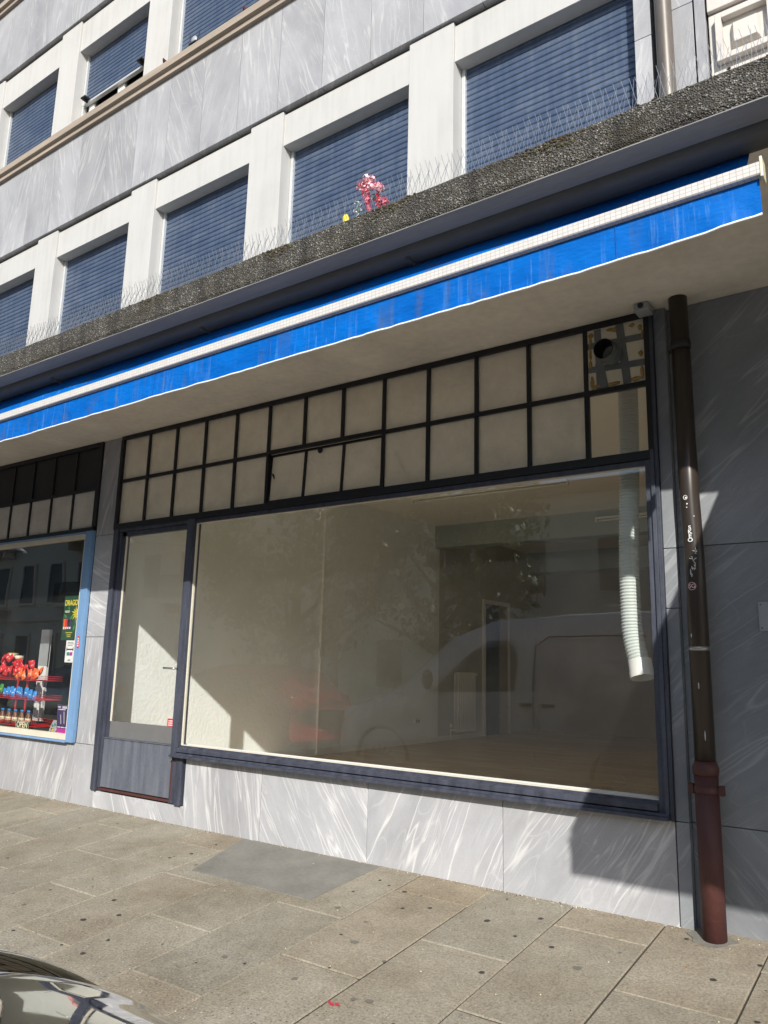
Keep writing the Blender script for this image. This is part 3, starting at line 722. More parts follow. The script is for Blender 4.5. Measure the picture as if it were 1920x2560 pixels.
for k in range(9): ring.append((5.590, 0.03-0.19*k/8, 3.70-0.01*math.sin(k)))
op.tube([(5.60, 0.02, 3.705), (5.595, -0.06, 3.70), (5.59, -0.165, 3.695)], [0.078, 0.075, 0.072], 24, 0, cap=False)
op.tube([(5.60, 0.0, 3.705), (5.595, -0.06, 3.70), (5.59, -0.164, 3.695)], [0.072, 0.069, 0.067], 24, 1, cap=False)
for k in range(5): op.tube([(5.595+0.074*math.cos(t), -0.02-0.022*k+0.012*math.sin(t+k), 3.70+0.074*math.sin(t)) for t in [2*PI*q/20 for q in range(20)]], 0.0035, 5, 0, closed=True)
op.build('outlet_pipe', ['duct_tape', 'black_rubber'], board)

# door
door = thing('glazed_door', None, None); door.parent = B
df = MB()
df.box(-0.035, 0.03, -0.020, 0.06, 0.172, 2.902); df.box(0.03, 0.055, -0.032, 0.06, 0.172, 2.902)
df.box(0.055, 1.20, -0.018, 0.06, 2.868, 2.902); 
df.box(1.285, 1.368, -0.030, 0.06, 0.172, 0.606); df.box(1.20, 1.284, -0.015, 0.06, 0.178, 0.609)
df.build('door_frame', 'frame_navy', door, 0.002)
dl = MB()
dl.box(0.060, 0.105, -0.006, 0.05, 0.205, 2.863); dl.box(0.105, 0.172, 0.004, 0.05, 0.705, 2.863); dl.box(0.105, 1.195, 0.004, 0.05, 2.815, 2.863); 
dl.build('door_leaf', 'frame_navy', door, 0.002)
kp = MB(); kp.box(0.172, 1.198, 0.006, 0.04, 0.708, 0.870); kp.build('kick_board', 'kick_grey', door, 0.002)
lp = MB(); lp.box(0.107, 1.197, -0.004, 0.04, 0.215, 0.695); lp.box(0.107, 1.197, -0.014, 0.03, 0.697, 0.706)
lp.build('lower_panel', 'panel_grey', door, 0.002, 'weathered blue grey lower panel')
th = MB(); th.box(0.09, 1.27, -0.012, 0.06, 0.182, 0.205); th.box(1.200, 1.222, -0.0175, 0.0, 0.22, 0.60); th.build('rusty_strip', 'rust_pipe', door, 0.002)
dg_ = MB(); dg_.face([(0.172, 0.02, 0.87), (1.20, 0.02, 0.87), (1.20, 0.02, 2.815), (0.172, 0.02, 2.815)]); dg_.build('glass_pane', 'glass_clear', door)
pb = MB(); pb.box(0.173, 0.181, 0.0, 0.018, 0.87, 2.815); pb.build('putty_bead', 'putty', door)
hd = MB(); hd.tube([(1.215, -0.036, 1.425), (1.215, -0.075, 1.425), (1.19, -0.085, 1.425), (1.065, -0.085, 1.428)], 0.010, 8); hd.build('door_handle', 'chrome', door)
lk = MB(); lk.ell((1.215, -0.03, 0.585), (0.018, 0.02, 0.022)); lk.build('lock_knob', 'chrome', door)
dst = thing('door_sticker', 'small red rectangular sticker low on the door glass beside the post', 'sticker', (1.128, 0.014, 0.908))
s1 = MB(); s1.box(-0.062, 0.062, -0.001, 0.001, -0.037, 0.037); s1.build('sticker_sheet', 'c_red', dst)
for k, tx in enumerate(('PUSH', 'HARD THE', 'DOOR')): pass
for k in range(3):
    sb = MB()
    for q in range(5): sb.box(-0.045+0.019*q, -0.032+0.019*q+(q % 2)*0.003, -0.0025, -0.0012, 0.016-0.020*k-0.005, 0.016-0.020*k+0.005)
    sb.build('lettering', 'c_white', dst)

# ---- room behind the glass
rw = MB(); rw.box(-0.12, -0.0, 0.26, 0.28, 0.2, 4.05)
wl = MB(); wl.face([(-0.1, 0.07, 0.2), (-0.1, 6.9, 0.2), (-0.1, 6.9, 4.06), (-0.1, 0.07, 4.06)])
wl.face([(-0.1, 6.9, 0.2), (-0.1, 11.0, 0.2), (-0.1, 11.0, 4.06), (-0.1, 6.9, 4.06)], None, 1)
wl.build('side_wall', ['wall_roughcast', 'far_wall_shade'], B)
rr = MB(); rr.face([(12.0, 11.0, 0.2), (12.0, 0.07, 0.2), (12.0, 0.07, 4.06), (12.0, 11.0, 4.06)]); rr.face([(-0.1, 0.07, 0.2), (-0.1, 0.07, 0.72), (5.9, 0.12, 0.72), (5.9, 0.12, 0.2)]); rr.box(5.9, 7.14, 0.305, 0.32, 0.2, 4.05); rr.box(5.89, 5.905, 0.07, 0.32, 0.2, 4.05); rr.box(7.14, 12, 0.305, 0.32, 0.2, 0.6)
rr.build('inner_wall', 'wall_plaster', B)
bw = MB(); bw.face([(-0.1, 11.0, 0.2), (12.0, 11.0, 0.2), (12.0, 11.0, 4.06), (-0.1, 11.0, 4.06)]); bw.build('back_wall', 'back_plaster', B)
fl = MB(); fl.face([(-0.2, 0.05, 0.25), (12.05, 0.05, 0.25), (12.05, 11.1, 0.25), (-0.2, 11.1, 0.25)]); fl.build('room_floor', 'laminate_floor', B)
cg = MB(); cg.face([(-0.2, 0.05, 4.03), (-0.2, 11.1, 4.03), (12.05, 11.1, 4.03), (12.05, 0.05, 4.03)]); cg.build('room_ceiling', 'ceiling_paint', B)
bm_ = MB(); bm_.box(-0.1, 12.0, 6.74, 7.06, 3.632, 4.03); bm_.build('ceiling_beam', 'beam_paint', B, 0.004)
bm2 = MB(); bm2.box(-0.1, 12.0, 10.55, 10.99, 3.60, 4.03); bm2.build('ceiling_beam', 'beam_paint', B, 0.004)
sk = MB(); sk.box(-0.099, -0.083, 0.1, 8.55, 0.25, 0.335); sk.build('skirting', 'white_enamel', B)
idr = thing('inner_door', None, None); idr.parent = B
m_ = MB(); m_.box(-0.10, -0.07, 8.50, 8.60, 0.25, 2.86); m_.box(-0.10, -0.07, 9.55, 9.65, 0.25, 2.86); m_.box(-0.10, -0.07, 8.60, 9.55, 2.78, 2.86); m_.build('door_frame', 'white_enamel', idr, 0.003)
m_ = MB(); m_.face([(-0.095, 8.60, 0.26), (-0.095, 9.20, 0.26), (-0.095, 9.20, 2.78), (-0.095, 8.60, 2.78)]); m_.build('dark_opening', 'frame_black', idr)
m_ = MB(); m_.box(-0.096, -0.085, 9.20, 9.55, 0.26, 2.78); m_.build('door_leaf', 'back_plaster', idr)

rad = thing('radiator', 'white ribbed column radiator on the left wall of the empty shop', 'radiator', (-0.02, 7.70, 0.38))
ncol = 9
for k in range(ncol):
    y = -0.31+0.62*k/(ncol-1); m_ = MB()
    for xx in (-0.035, 0.03): m_.tube([(xx, y, 0.02), (xx, y, 1.04)], 0.019, 8)
    for zz in (0.04, 0.36, 0.70, 1.02): m_.tube([(-0.035, y, zz), (0.03, y, zz)], 0.017, 6)
    m_.ell((0, y, 0.03), (0.05, 0.026, 0.03), 0, 8, 6); m_.ell((0, y, 1.03), (0.05, 0.026, 0.03), 0, 8, 6)
    m_.build('radiator_column', 'white_enamel', rad)
m_ = MB(); m_.tube([(0, -0.34, 1.02), (0, 0.44, 1.02)], 0.012, 8); m_.tube([(0, 0.38, 1.02), (0, 0.44, 1.02)], 0.025, 8); m_.tube([(0, -0.5, 0.05), (0, -0.30, 0.05)], 0.014, 8); m_.tube([(0, -0.5, 0.05), (0, -0.5, -0.12)], 0.012, 8); m_.build('radiator_pipe', 'white_enamel', rad)
m_ = MB(); m_.ell((0.0, -0.50, 0.12), (0.03, 0.03, 0.04)); m_.build('valve', 'white_plastic', rad)
sok = thing('wall_socket', 'small white double socket low on the left wall before the radiator', 'socket', (-0.095, 6.2, 0.62))
m_ = MB(); m_.box(0, 0.03, -0.075, 0.075, -0.04, 0.04); m_.build('socket_plate', 'white_plastic', sok, 0.004)
m_ = MB(); m_.tube([(0.031, -0.035, 0), (0.033, -0.035, 0)], 0.02, 12); m_.tube([(0.031, 0.035, 0), (0.033, 0.035, 0)], 0.02, 12); m_.build('socket_hole', 'c_grey', sok)
cdt = thing('wall_conduit', 'thin cream electrical conduit running up the left wall of the room', 'conduit', (-0.09, 3.64, 0.27))
m_ = MB(); m_.box(-0.008, 0.022, -0.016, 0.016, 0.0, 3.72); m_.build('conduit_run', 'white_enamel', cdt)
m_ = MB(); m_.box(-0.008, 0.035, -0.045, 0.045, 1.35, 1.48); m_.ell((0.038, 0.0, 1.415), (0.006, 0.014, 0.014)); m_.build('switch_box', 'white_plastic', cdt, 0.004)
def lightbar(x0, x1, y, z, label):
    t = thing('ceiling_light', label, 'light', ((x0+x1)/2, y, z)); h = (x1-x0)/2
    m_ = MB(); m_.box(-h, h, -0.04, 0.04, -0.03, 0.0); m_.build('housing', 'white_enamel', t, 0.003)
    m_ = MB(); m_.tube([(-h+0.03, 0, -0.055), (h-0.03, 0, -0.055)], 0.014, 10); m_.build('fluorescent_tube', 'white_enamel', t)
    for s in (-1, 1):
        m_ = MB(); m_.box(s*h-0.015, s*h+0.015, -0.02, 0.02, -0.075, -0.0305); m_.build('end_cap', 'white_plastic', t)
lightbar(0.85, 3.35, 4.57, 4.03, 'long unlit fluorescent strip on the shop ceiling near the front glass')
lightbar(2.95, 4.45, 6.66, 3.90, 'short unlit fluorescent strip fixed high on the face of the grey beam')

# extraction hose hanging inside the big window
hose = thing('extraction_hose', 'white corrugated flexible hose hanging down inside the shop window', 'hose', (5.57, 0.3, 1.45))
path = []
for i in range(361):
    t = i/360; z = 2.14*(1-t)+0.10*t
    x = 0.030-0.034*min(1, t*1.4)+0.006*math.sin(t*7); y = 0.0
    if t > 0.86: q = (t-0.86)/0.14; x += 0.050*q*q; y += -0.02*q*q
    path.append((x, y, z))
rr_ = [0.068+0.0075*math.cos(i*PI/2.0*1.0) if i % 2 == 0 else 0.068 for i in range(240)]
rr_ = [0.0655+0.0085*(0.7 if (i % 4) in (0, 1) else -0.2) for i in range(361)]
m_ = MB(); m_.tube(path, rr_, 22, 0, cap=False); ho = m_.build('corrugated_hose', 'duct_white', hose)
m_ = MB(); e = path[-1]; m_.tube([(e[0]-0.004, e[1], e[2]+0.03), (e[0]+0.006, e[1]-0.006, e[2]-0.03), (e[0]+0.011, e[1]-0.010, e[2]-0.052)], [0.077, 0.079, 0.080], 24, 0, cap=False)
m_.tube([(e[0]+0.011, e[1]-0.010, e[2]-0.053), (e[0]+0.020, e[1]-0.02, e[2]-0.095)], [0.083, 0.083], 24, 0, cap=False); m_.build('end_cuff', 'white_plastic', hose)
m_ = MB(); m_.tube([(0.03, -0.27, 2.25), (0.03, -0.14, 2.25), (0.03, -0.04, 2.24), (0.027, 0.0, 2.19), (0.025, 0.0, 2.12)], [0.066, 0.068, 0.07, 0.07, 0.068], 20, 0, cap=False); m_.build('elbow', 'duct_tape', hose)

# ---- neighbouring shop on the left
NX = -5.6
nb = MB()
nb.box(NX, -0.428, -0.02, 0.05, 2.925, 2.972); nb.box(-0.462, -0.392, -0.02, 0.05, 2.972, 3.965)
nb.box(NX, -0.462, -0.02, 0.05, 3.918, 3.968); nb.box(NX, -0.462, -0.015, 0.03, 3.40, 3.436)
for k in range(1, 11):
    x = -0.447-0.455*k; nb.box(x-0.013, x+0.013, -0.014, 0.028, 2.972, 3.40); nb.box(x-0.010, x+0.010, -0.010, 0.028, 3.436, 3.918)
ntr = thing('transom_window', None, None); ntr.parent = B; ntr['label'] = 'transom of the snack shop with black upper panes'
nb.build('window_frame', 'frame_black', ntr, 0.0015)
m_ = MB(); m_.box(NX, -0.46, 0.004, 0.010, 3.43, 3.92); m_.build('black_panel', 'frame_black', ntr)
m_ = MB(); m_.face([(NX, 0.006, 2.97), (-0.46, 0.006, 2.97), (-0.46, 0.006, 3.41), (NX, 0.006, 3.41)]); m_.build('glass_pane', 'glass_dirty', ntr)
nwin = thing('snack_shop_window', None, None); nwin.parent = B
m_ = MB(); m_.box(-0.52, -0.392, -0.045, 0.0, 0.612, 2.922); m_.box(-0.548, -0.52, -0.020, 0.0, 0.612, 2.922); m_.box(NX, -0.548, -0.03, 0.0, 2.905, 2.922)
m_.sweepx([(-0.05, 0.625), (-0.058, 0.615), (-0.058, 0.606), (0.0, 0.606), (0.0, 0.625)], [NX, -0.52], caps=True)
m_.build('window_frame', 'frame_blue', nwin, 0.002, 'light blue painted frame')
m_ = MB(); m_.box(-0.585, -0.549, -0.010, 0.04, 0.66, 2.86); m_.box(NX, -0.549, -0.012, 0.04, 2.845, 2.903); m_.box(NX, -0.549, -0.020, 0.05, 0.628, 0.690); m_.build('cream_trim', 'frame_cream', nwin, 0.002)
m_ = MB(); m_.face([(NX, 0.012, 0.68), (-0.58, 0.012, 0.68), (-0.58, 0.012, 2.86), (NX, 0.012, 2.86)]); m_.build('glass_pane', 'glass_clear', nwin)
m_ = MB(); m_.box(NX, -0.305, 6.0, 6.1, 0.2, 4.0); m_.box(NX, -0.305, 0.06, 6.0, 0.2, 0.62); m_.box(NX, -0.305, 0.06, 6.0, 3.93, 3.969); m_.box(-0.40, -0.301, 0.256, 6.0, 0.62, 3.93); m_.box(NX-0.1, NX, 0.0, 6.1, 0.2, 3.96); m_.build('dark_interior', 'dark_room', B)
m_ = MB(); m_.box(-14, NX-0.1, 0.0, 0.3, 0.61, 3.96); m_.build('far_wall', 'marble_joint', B)

# ================================================================== ORNATE NEIGHBOUR ON THE RIGHT
ob = thing('ornate_building', 'white stone neighbouring house with carved square panel at upper right', 'building', (6.37, 0, 0))
m_ = MB(); m_.box(0.0, 6, 0.02, 0.35, 4.12, 6.115); m_.box(0.0, 6, -0.01, 0.35, 6.125, 13); m_.box(0, 6, -0.005, 0.02, 4.12, 5.60); m_.build('stone_wall', 'ornate_stone', ob, 0.006)
def panel(x):
    m_ = MB(); y = 0.02
    # sunk square field with a raised diamond-cut block in its middle
    rim(m_, x+0.0, x+0.38, 5.68, 6.06, 0.045, -0.035, 0.019); 
    c0, c1, d0, d1 = x+0.115, x+0.265, 5.79, 5.94
    A_ = [(c0-.02, y, d0-.02), (c1+.02, y, d0-.02), (c1+.02, y, d1+.02), (c0-.02, y, d1+.02)]; B_ = [(c0, y-0.05, d0), (c1, y-0.05, d0), (c1, y-0.05, d1), (c0, y-0.05, d1)]
    m_.face(B_)
    for k in range(4): m_.face([A_[k], A_[(k+1) % 4], B_[(k+1) % 4], B_[k]])
    m_.build('relief_panel', 'ornate_stone', ob, 0.004)
panel(0.05); panel(0.60)

# ================================================================== DOWNPIPES
dp = thing('rain_downpipe', 'brown downpipe with stickers and red rusty foot beside the shop', 'pipe', (6.105, -0.085, 0.0))
m_ = MB(); m_.tube([(0, 0, 0.93), (0.0, 0, 2.2), (-0.01, 0, 2.62), (-0.02, 0, 3.972)], 0.060, 28); m_.build('upper_pipe', 'brown_pipe', dp)
m_ = MB(); m_.tube([(0.0, 0, -0.03), (0.0, 0, 0.90)], 0.068, 28); m_.build('cast_iron_foot', 'rust_pipe', dp)
m_ = MB(); m_.tube([(0, 0, 0.90), (0, 0, 0.935), (0, 0, 0.955), (0, 0, 0.98)], [0.072, 0.076, 0.070, 0.062], 28); m_.build('joint_collar', 'rust_pipe', dp)
m_ = MB(); m_.tube([(0, 0, 0.80), (0, 0, 0.835)], 0.073, 28); m_.box(-0.10, -0.07, -0.03, 0.02, 0.79, 0.845); m_.box(0.07, 0.10, -0.03, 0.02, 0.79, 0.845); m_.box(-0.015, 0.015, 0.06, 0.14, 0.80, 0.83); m_.build('lower_clamp', 'rust_pipe', dp, 0.002)
m_ = MB(); m_.tube([(0.0, 0, 1.630), (0.0, 0, 1.655)], 0.0625, 28); m_.build('steel_band', 'steel_band', dp)
m_ = MB(); m_.tube([(-0.018, 0, 3.60), (-0.018, 0, 3.63), (-0.018, 0, 3.66)], [0.064, 0.067, 0.064], 28); m_.tube([(-0.09, 0.0, 3.60), (-0.06, 0, 3.60)], 0.012, 8); m_.build('upper_clamp', 'iron_black', dp)
m_ = MB()
m_.tube([(0, 0, 0.93), (0, 0, 0.95)], 0.0655, 28)
m_.build('green_collar_ring', 'zinc_pipe', dp)
# round patch of cement around its foot
m_ = MB(); 
import itertools
def cement():
    pts = []
    for k in range(26):
        th = 2*PI*k/26; x = 6.09+0.125*math.cos(th)*(1+.18*math.sin(3*th)+.08*math.sin(7*th)); y = -0.095+0.105*math.sin(th)*(1+.1*math.cos(5*th)); y = min(y, 0.045); pts.append((x, y, gz(x, y)+0.006))
    m_.face(pts)
    for a, b in zip(pts, pts[1:]+pts[:1]): m_.face([(a[0], a[1], a[2]-0.02), (b[0], b[1], b[2]-0.02), b, a])
cement(); plain('cement_grey', (0.215, 0.20, 0.17), 0.9, var=0.3, vscale=14, bump=0.5); tag(m_.build('cement_patch', 'cement_grey'), kind='structure')
# decals curved round the pipe, facing the camera side
def decal(name, body, size, z, ang, rot, mat='c_white', r=0.0612, cx=-0.003, bold=0.0, sx=1.0):
    o = text(name, body, size, mat, dp, Matrix.Rotation(rot, 4, 'Z'), 0.0003, bold, sx)
    for v in o.data.vertices:
        th = ang+v.co.x/r; v.co = Vector((cx+math.sin(th)*(r+v.co.z), -math.cos(th)*(r+v.co.z), z+v.co.y))
    return o
def decal_rect(name, w_, h_, z, ang, mat, r=0.0608, cx=-0.003, n_=10):
    m_ = MB()
    for k in range(n_):
        a0 = ang-w_/2/r+w_/r*k/n_; a1 = a0+w_/r/n_
        m_.face([(cx+math.sin(a0)*r, -math.cos(a0)*r, z-h_/2), (cx+math.sin(a1)*r, -math.cos(a1)*r, z-h_/2), (cx+math.sin(a1)*r, -math.cos(a1)*r, z+h_/2), (cx+math.sin(a0)*r, -math.cos(a0)*r, z+h_/2)])
    return m_.build(name, mat, dp)
decal_rect('black_sticker', 0.038, 0.112, 2.350, -0.02, 'c_black', 0.0612)
for k, ch in enumerate('SKEO'): decal('sticker_lettering', ch, 0.034, 2.3885-0.0262*k, -0.02, 0, 'c_white', 0.0620, bold=0.0007, sx=1.15)
decal('round_sticker', 'SG', 0.036, 2.022, -0.10, 0, 'c_palepink', 0.0611, bold=0.0004)
m_ = MB(); r_ = 0.0613
for k in range(40):
    t0, t1 = 2*PI*k/40, 2*PI*(k+1)/40
    def cp(t, rad_): a = -0.10+rad_*math.cos(t)/r_; return (-0.003+math.sin(a)*r_, -math.cos(a)*r_, 2.022+rad_*math.sin(t))
    m_.face([cp(t0, 0.025), cp(t1, 0.025), cp(t1, 0.022), cp(t0, 0.022)])
m_.build('round_sticker', 'c_palepink', dp)
# scratched tag in white marker
m_ = MB()
def wr(pts, rad_=0.0019):
    q = []
    for (u, v) in pts:
        a = 0.15+u/0.0612; q.append((-0.003+math.sin(a)*0.0612, -math.cos(a)*0.0612, v))
    m_.tube(q, rad_, 5)
wr([(0.018, 2.262), (0.012, 2.232)]); wr([(0.000, 2.243), (0.027, 2.236)]); wr([(0.026, 2.250), (0.014, 2.222), (0.024, 2.224)])
wr([(-0.022, 2.196), (-0.010, 2.190), (-0.002, 2.203), (-0.010, 2.205)]); wr([(-0.006, 2.204), (0.002, 2.175), (0.010, 2.192), (0.020, 2.196)]); wr([(0.004, 2.172), (0.014, 2.160)])
wr([(-0.010, 2.146), (-0.004, 2.122), (0.001, 2.138), (0.004, 2.120), (0.010, 2.142)]); wr([(-0.014, 2.134), (0.014, 2.130)]); wr([(0.004, 2.156), (0.012, 2.144)]); wr([(0.012, 2.156), (0.005, 2.145)])
m_.build('marker_tag', 'c_white', dp)
m_ = MB(); m_.tube([(-0.0215+0.012*math.cos(t), -0.0585, 2.585+0.014*math.sin(t)) for t in [2*PI*q/14 for q in range(14)]], 0.002, 5, closed=True); m_.ell((-0.019, -0.0585, 2.582), (0.006, 0.003, 0.007)); m_.ell((-0.014, -0.0595, 2.543), (0.006, 0.002, 0.006), 0, 5, 4, .3); m_.ell((-0.016, -0.0595, 2.520), (0.005, 0.002, 0.004), 0, 5, 4, .3); m_.build('torn_sticker', 'c_white', dp)
m_ = MB()
for (a, z, h_) in ((-0.5, 1.72, .012), (0.4, 2.46, .006), (0.0, 1.42, .02), (-.45, 3.80, .015), (-.2, 2.11, .02), (-.1, 2.09, .012), (.35, 1.13, .03)):
    m_.ell((math.sin(a)*0.061, -math.cos(a)*0.061, z), (0.004, 0.002, h_), 0, 6, 5)
m_.build('paint_chip', 'c_silver', dp)

up = thing('rain_downpipe', 'grey zinc downpipe rising from the canopy at the upper right', 'pipe', (6.085, -0.055, 4.13))
m_ = MB(); m_.tube([(0.02, 0, 0.0), (0.0, 0, 1.5), (-0.01, 0, 3.0), (-0.02, 0, 7.0)], 0.060, 28); m_.build('zinc_pipe', 'zinc_pipe', up)
m_ = MB(); m_.tube([(0.02, 0, 0.0), (0.02, 0, 0.05), (0.018, 0, 0.10)], [0.085, 0.08, 0.062], 28); m_.build('foot_collar', 'zinc_pipe', up)

# ================================================================== AWNING
aw = thing('blue_awning', 'bright blue fabric awning with white front rail along the canopy', 'awning', (0, -1.63, 3.622)); aw.rotation_euler = (0, -0.0112, 0)
AX0, AX1 = -9.0, 6.865
nx = 460
def wav(x, k): return noise.noise(Vector((x*1.3, k, 0)))
m_ = MB(); vs = []; fs = []
rows = 14
for i in range(nx+1):
    x = AX0+(AX1-0.055-AX0)*i/nx
    for j in range(rows+1):
        t = j/rows
        d_ = 0.175*(1-t); y = -1.622+d_; z = 3.770+(0.293-0.0112*x)*d_/0.175
        sag = -0.024*math.sin(PI*min(1, t*1.05))*(0.22+2.2*wav(x*0.55, 4.0)+0.5*wav(x*2.1, 9.0))
        vs.append((x, y+1.63, z-sag-3.7))
for i in range(nx):
    for j in range(rows): a = i*(rows+1)+j; fs.append((a, a+1, a+rows+2, a+rows+1))
m_.mesh(vs, fs, 0, True); m_.build('roof_fabric', 'awning_blue', aw)
m_ = MB(); prof = [(-0.038, -0.004), (-0.042, 0.002), (-0.042, 0.058), (-0.030, 0.065), (0.02, 0.065), (0.02, -0.004)]
seg = [AX0+(AX1+0.01-AX0)*i/160 for i in range(161)]
for a, b in zip(seg, seg[1:]):
    for k in range(len(prof)):
        p, q = prof[k], prof[(k+1) % len(prof)]
        m_.face([(a, *p), (b, *p), (b, *q), (a, *q)], [(a, p[1]), (b, p[1]), (b, q[1]), (a, q[1])])
m_.face([(AX1+0.01, *p) for p in prof])
m_.build('front_rail', 'rail_tape', aw)
m_ = MB(); m_.box(AX1+0.010, AX1+0.022, -0.046, 0.03, -0.02, 0.082); m_.build('rail_end_cap', 'c_cream', aw, 0.003)
# scalloped valance with a white hem
m_ = MB(); vs = []; fs = []; hem = []; rows = 10
def vbot(x):
    b = -0.208+0.006*wav(x, 1)+0.010*math.sin(x*2.1)*wav(x*.6, 7)
    if x > 6.45: b += 0.03*((x-6.45)/0.42)**1.5
    return b
for i in range(nx+1):
    x = AX0+(AX1-AX0)*i/nx; zb = vbot(x)
    for j in range(rows+1):
        t = j/rows; z = -0.008*(1-t)+zb*t
        y = -0.012-0.004*t+0.013*t*wav(x*1.6, 2)+0.009*t**.7*wav(x*4.5+z*3, 5)+0.006*wav(x*11+z*9, 8)*t
        vs.append((x, y, z))
    hem.append((x, vs[-1][1]-0.002, zb))
for i in range(nx):
    for j in range(rows): a = i*(rows+1)+j; fs.append((a, a+1, a+rows+2, a+rows+1))
m_.mesh(vs, fs, 0, True); va = m_.build('valance', 'awning_blue', aw)
m_ = MB(); m_.tube(hem, 0.0065, 6); m_.build('hem', 'hem_white', va)
for k in range(13):
    x = 6.2-1.19*k; m_ = MB(); m_.tube([(x, -0.013-0.004*t+0.013*t*wav(x*1.6, 2)+0.009*t**.7*wav(x*4.5+(-0.008*(1-t)+vbot(x)*t)*3, 5)-0.002, -0.008*(1-t)+vbot(x)*t) for t in (0, .25, .5, .75, .98)], 0.0022, 4); m_.build('seam', 'awning_seam', va)

# the next shop's awning, pulled right out (its shadow falls across the pipe)
a2 = thing('blue_awning', 'next shop\'s blue awning, wound out over the pavement to the right', 'awning', (7.30, 0, 0))
m_ = MB(); n2 = 24
AZ0, AZ1, AY0, AY1 = 3.94, 2.775, -1.40, -3.235
vs = [(5.5*i/n2, AY0+(AY1-AY0)*j/8, AZ0+(AZ1-AZ0)*j/8-0.03*math.sin(PI*j/8)) for i in range(n2+1) for j in range(9)]
fs = [(i*9+j, i*9+j+1, (i+1)*9+j+1, (i+1)*9+j) for i in range(n2) for j in range(8)]
m_.mesh(vs, fs); m_.build('roof_fabric', 'awning_blue', a2)
m_ = MB(); m_.box(0.03, 5.5, AY1-0.03, AY1+0.02, AZ1-0.07, AZ1+0.01); m_.build('front_rail', 'rail_tape', a2)
m_ = MB(); vs = [(0.02+5.48*i/40, AY1-0.02+0.002*math.sin(i*1.3)*j, AZ1-0.06-0.19*j/3) for i in range(41) for j in range(4)]
vs[0] = (0.0, AY1-0.02, AZ1-0.02)
fs = [(i*4+j, i*4+j+1, (i+1)*4+j+1, (i+1)*4+j) for i in range(40) for j in range(3)]
m_.mesh(vs, fs); m_.build('valance', 'awning_blue', a2)
for x in (0.6, 4.9):
    m_ = MB(); m_.tube([(x, AY0+0.1, 3.86), (x+0.55, -2.4, 3.12), (x, AY1+0.05, AZ1-0.03)], 0.022, 8); m_.build('folding_arm', 'white_enamel', a2)

# ================================================================== SECURITY CAMERA, PLATE, SATELLITE DISC
sc_ = thing('security_camera', 'small white box camera tucked under the soffit above the window corner', 'camera', (5.86, -0.09, 3.94))
m_ = MB(); m_.box(-0.05, 0.05, -0.075, 0.05, -0.028, 0.028); m_.build('camera_body', 'c_grey', sc_, 0.006)
m_ = MB(); m_.tube([(0.0, -0.074, 0.004), (0.0, -0.084, 0.004)], 0.019, 16); m_.build('lens', 'c_black', sc_)
pl = thing('wall_plate', 'blank grey metal plate screwed to the shaded marble at the right edge', 'plate', (6.52, 0.045, 1.842))
m_ = MB(); m_.box(-0.09, 0.09, -0.004, 0.004, -0.088, 0.088); m_.build('metal_plate', 'c_grey', pl, 0.001)
for x in (-0.075, 0.075):
    for z in (-0.07, 0.07):
        m_ = MB(); m_.tube([(x, -0.0045, z), (x, -0.007, z)], 0.004, 8); m_.build('screw', 'c_black', pl)
ds = thing('sill_disc', 'small round disc with stalks standing on the upper stone sill', 'lamp', (0.76, -0.10, 8.64))  # round dish-like disc, no light source
m_ = MB(); m_.tube([(0, 0.004, 0.05), (0, -0.012, 0.05)], 0.052, 20); m_.build('disc', 'c_grey', ds)
m_ = MB(); m_.box(-0.06, 0.06, -0.03, 0.03, -0.005, 0.012); m_.tube([(-0.05, 0, 0.01), (-0.085, 0, 0.17)], 0.0035, 5); m_.tube([(0.05, 0, 0.01), (0.09, 0, 0.13)], 0.0035, 5); m_.build('stalk', 'black_rubber', ds)
hk = None
for x in (0.25, 1.62):
    m_ = MB(); m_.box(-0.018, 0.018, -0.02, 0.02, 0, 0.03); m_.box(-0.006, 0.006, -0.035, -0.01, 0.012, 0.045)
    o = m_.build('sill_hook', 'rust_pipe'); o.location = (x, -0.11, 8.625); tag(o, 'small rusty hook on the upper stone sill, '+('left' if x < 1 else 'right')+' of the pair', 'hook', 'hooks on the upper sill')

# ================================================================== BIRD SPIKES
def spike_strip():
    t = MB(); L = 0.33
    t.box(-L/2, L/2, -0.012, 0.012, 0.0, 0.006, 1)
    rs = random.Random(5)
    for k in range(10):
        x = -L/2+0.017+k*0.0329
        for (dx, dy) in ((-0.045, -0.030), (0.008, 0.0), (0.035, 0.05)) if k % 2 == 0 else ((-0.03, -0.03), (0.02, 0.04)):
            j = rs.uniform(-.006, .006); t.tube([(x, 0, 0.004), (x+dx+j, dy, 0.185+rs.uniform(-.015, .006))], 0.0013, 3, 0)
    return t
sp0 = tag(spike_strip().build('bird_spike_strip', ['steel_band', 'c_silver']), 'strip of thin steel bird spikes on top of the canopy edge', 'bird spikes', 'bird spikes along the canopy edge')
xx = -4.2; first = True
while xx < 7.4:
    o = sp0 if first else sp0.copy()
    if not first: COL.objects.link(o)
    first = False
    o.location = (xx, -1.765+random.uniform(-.004, .004), 4.172); o.rotation_euler = (random.uniform(-.06, .06), random.uniform(-.01, .01), random.uniform(-.02, .02))
    xx += 0.345
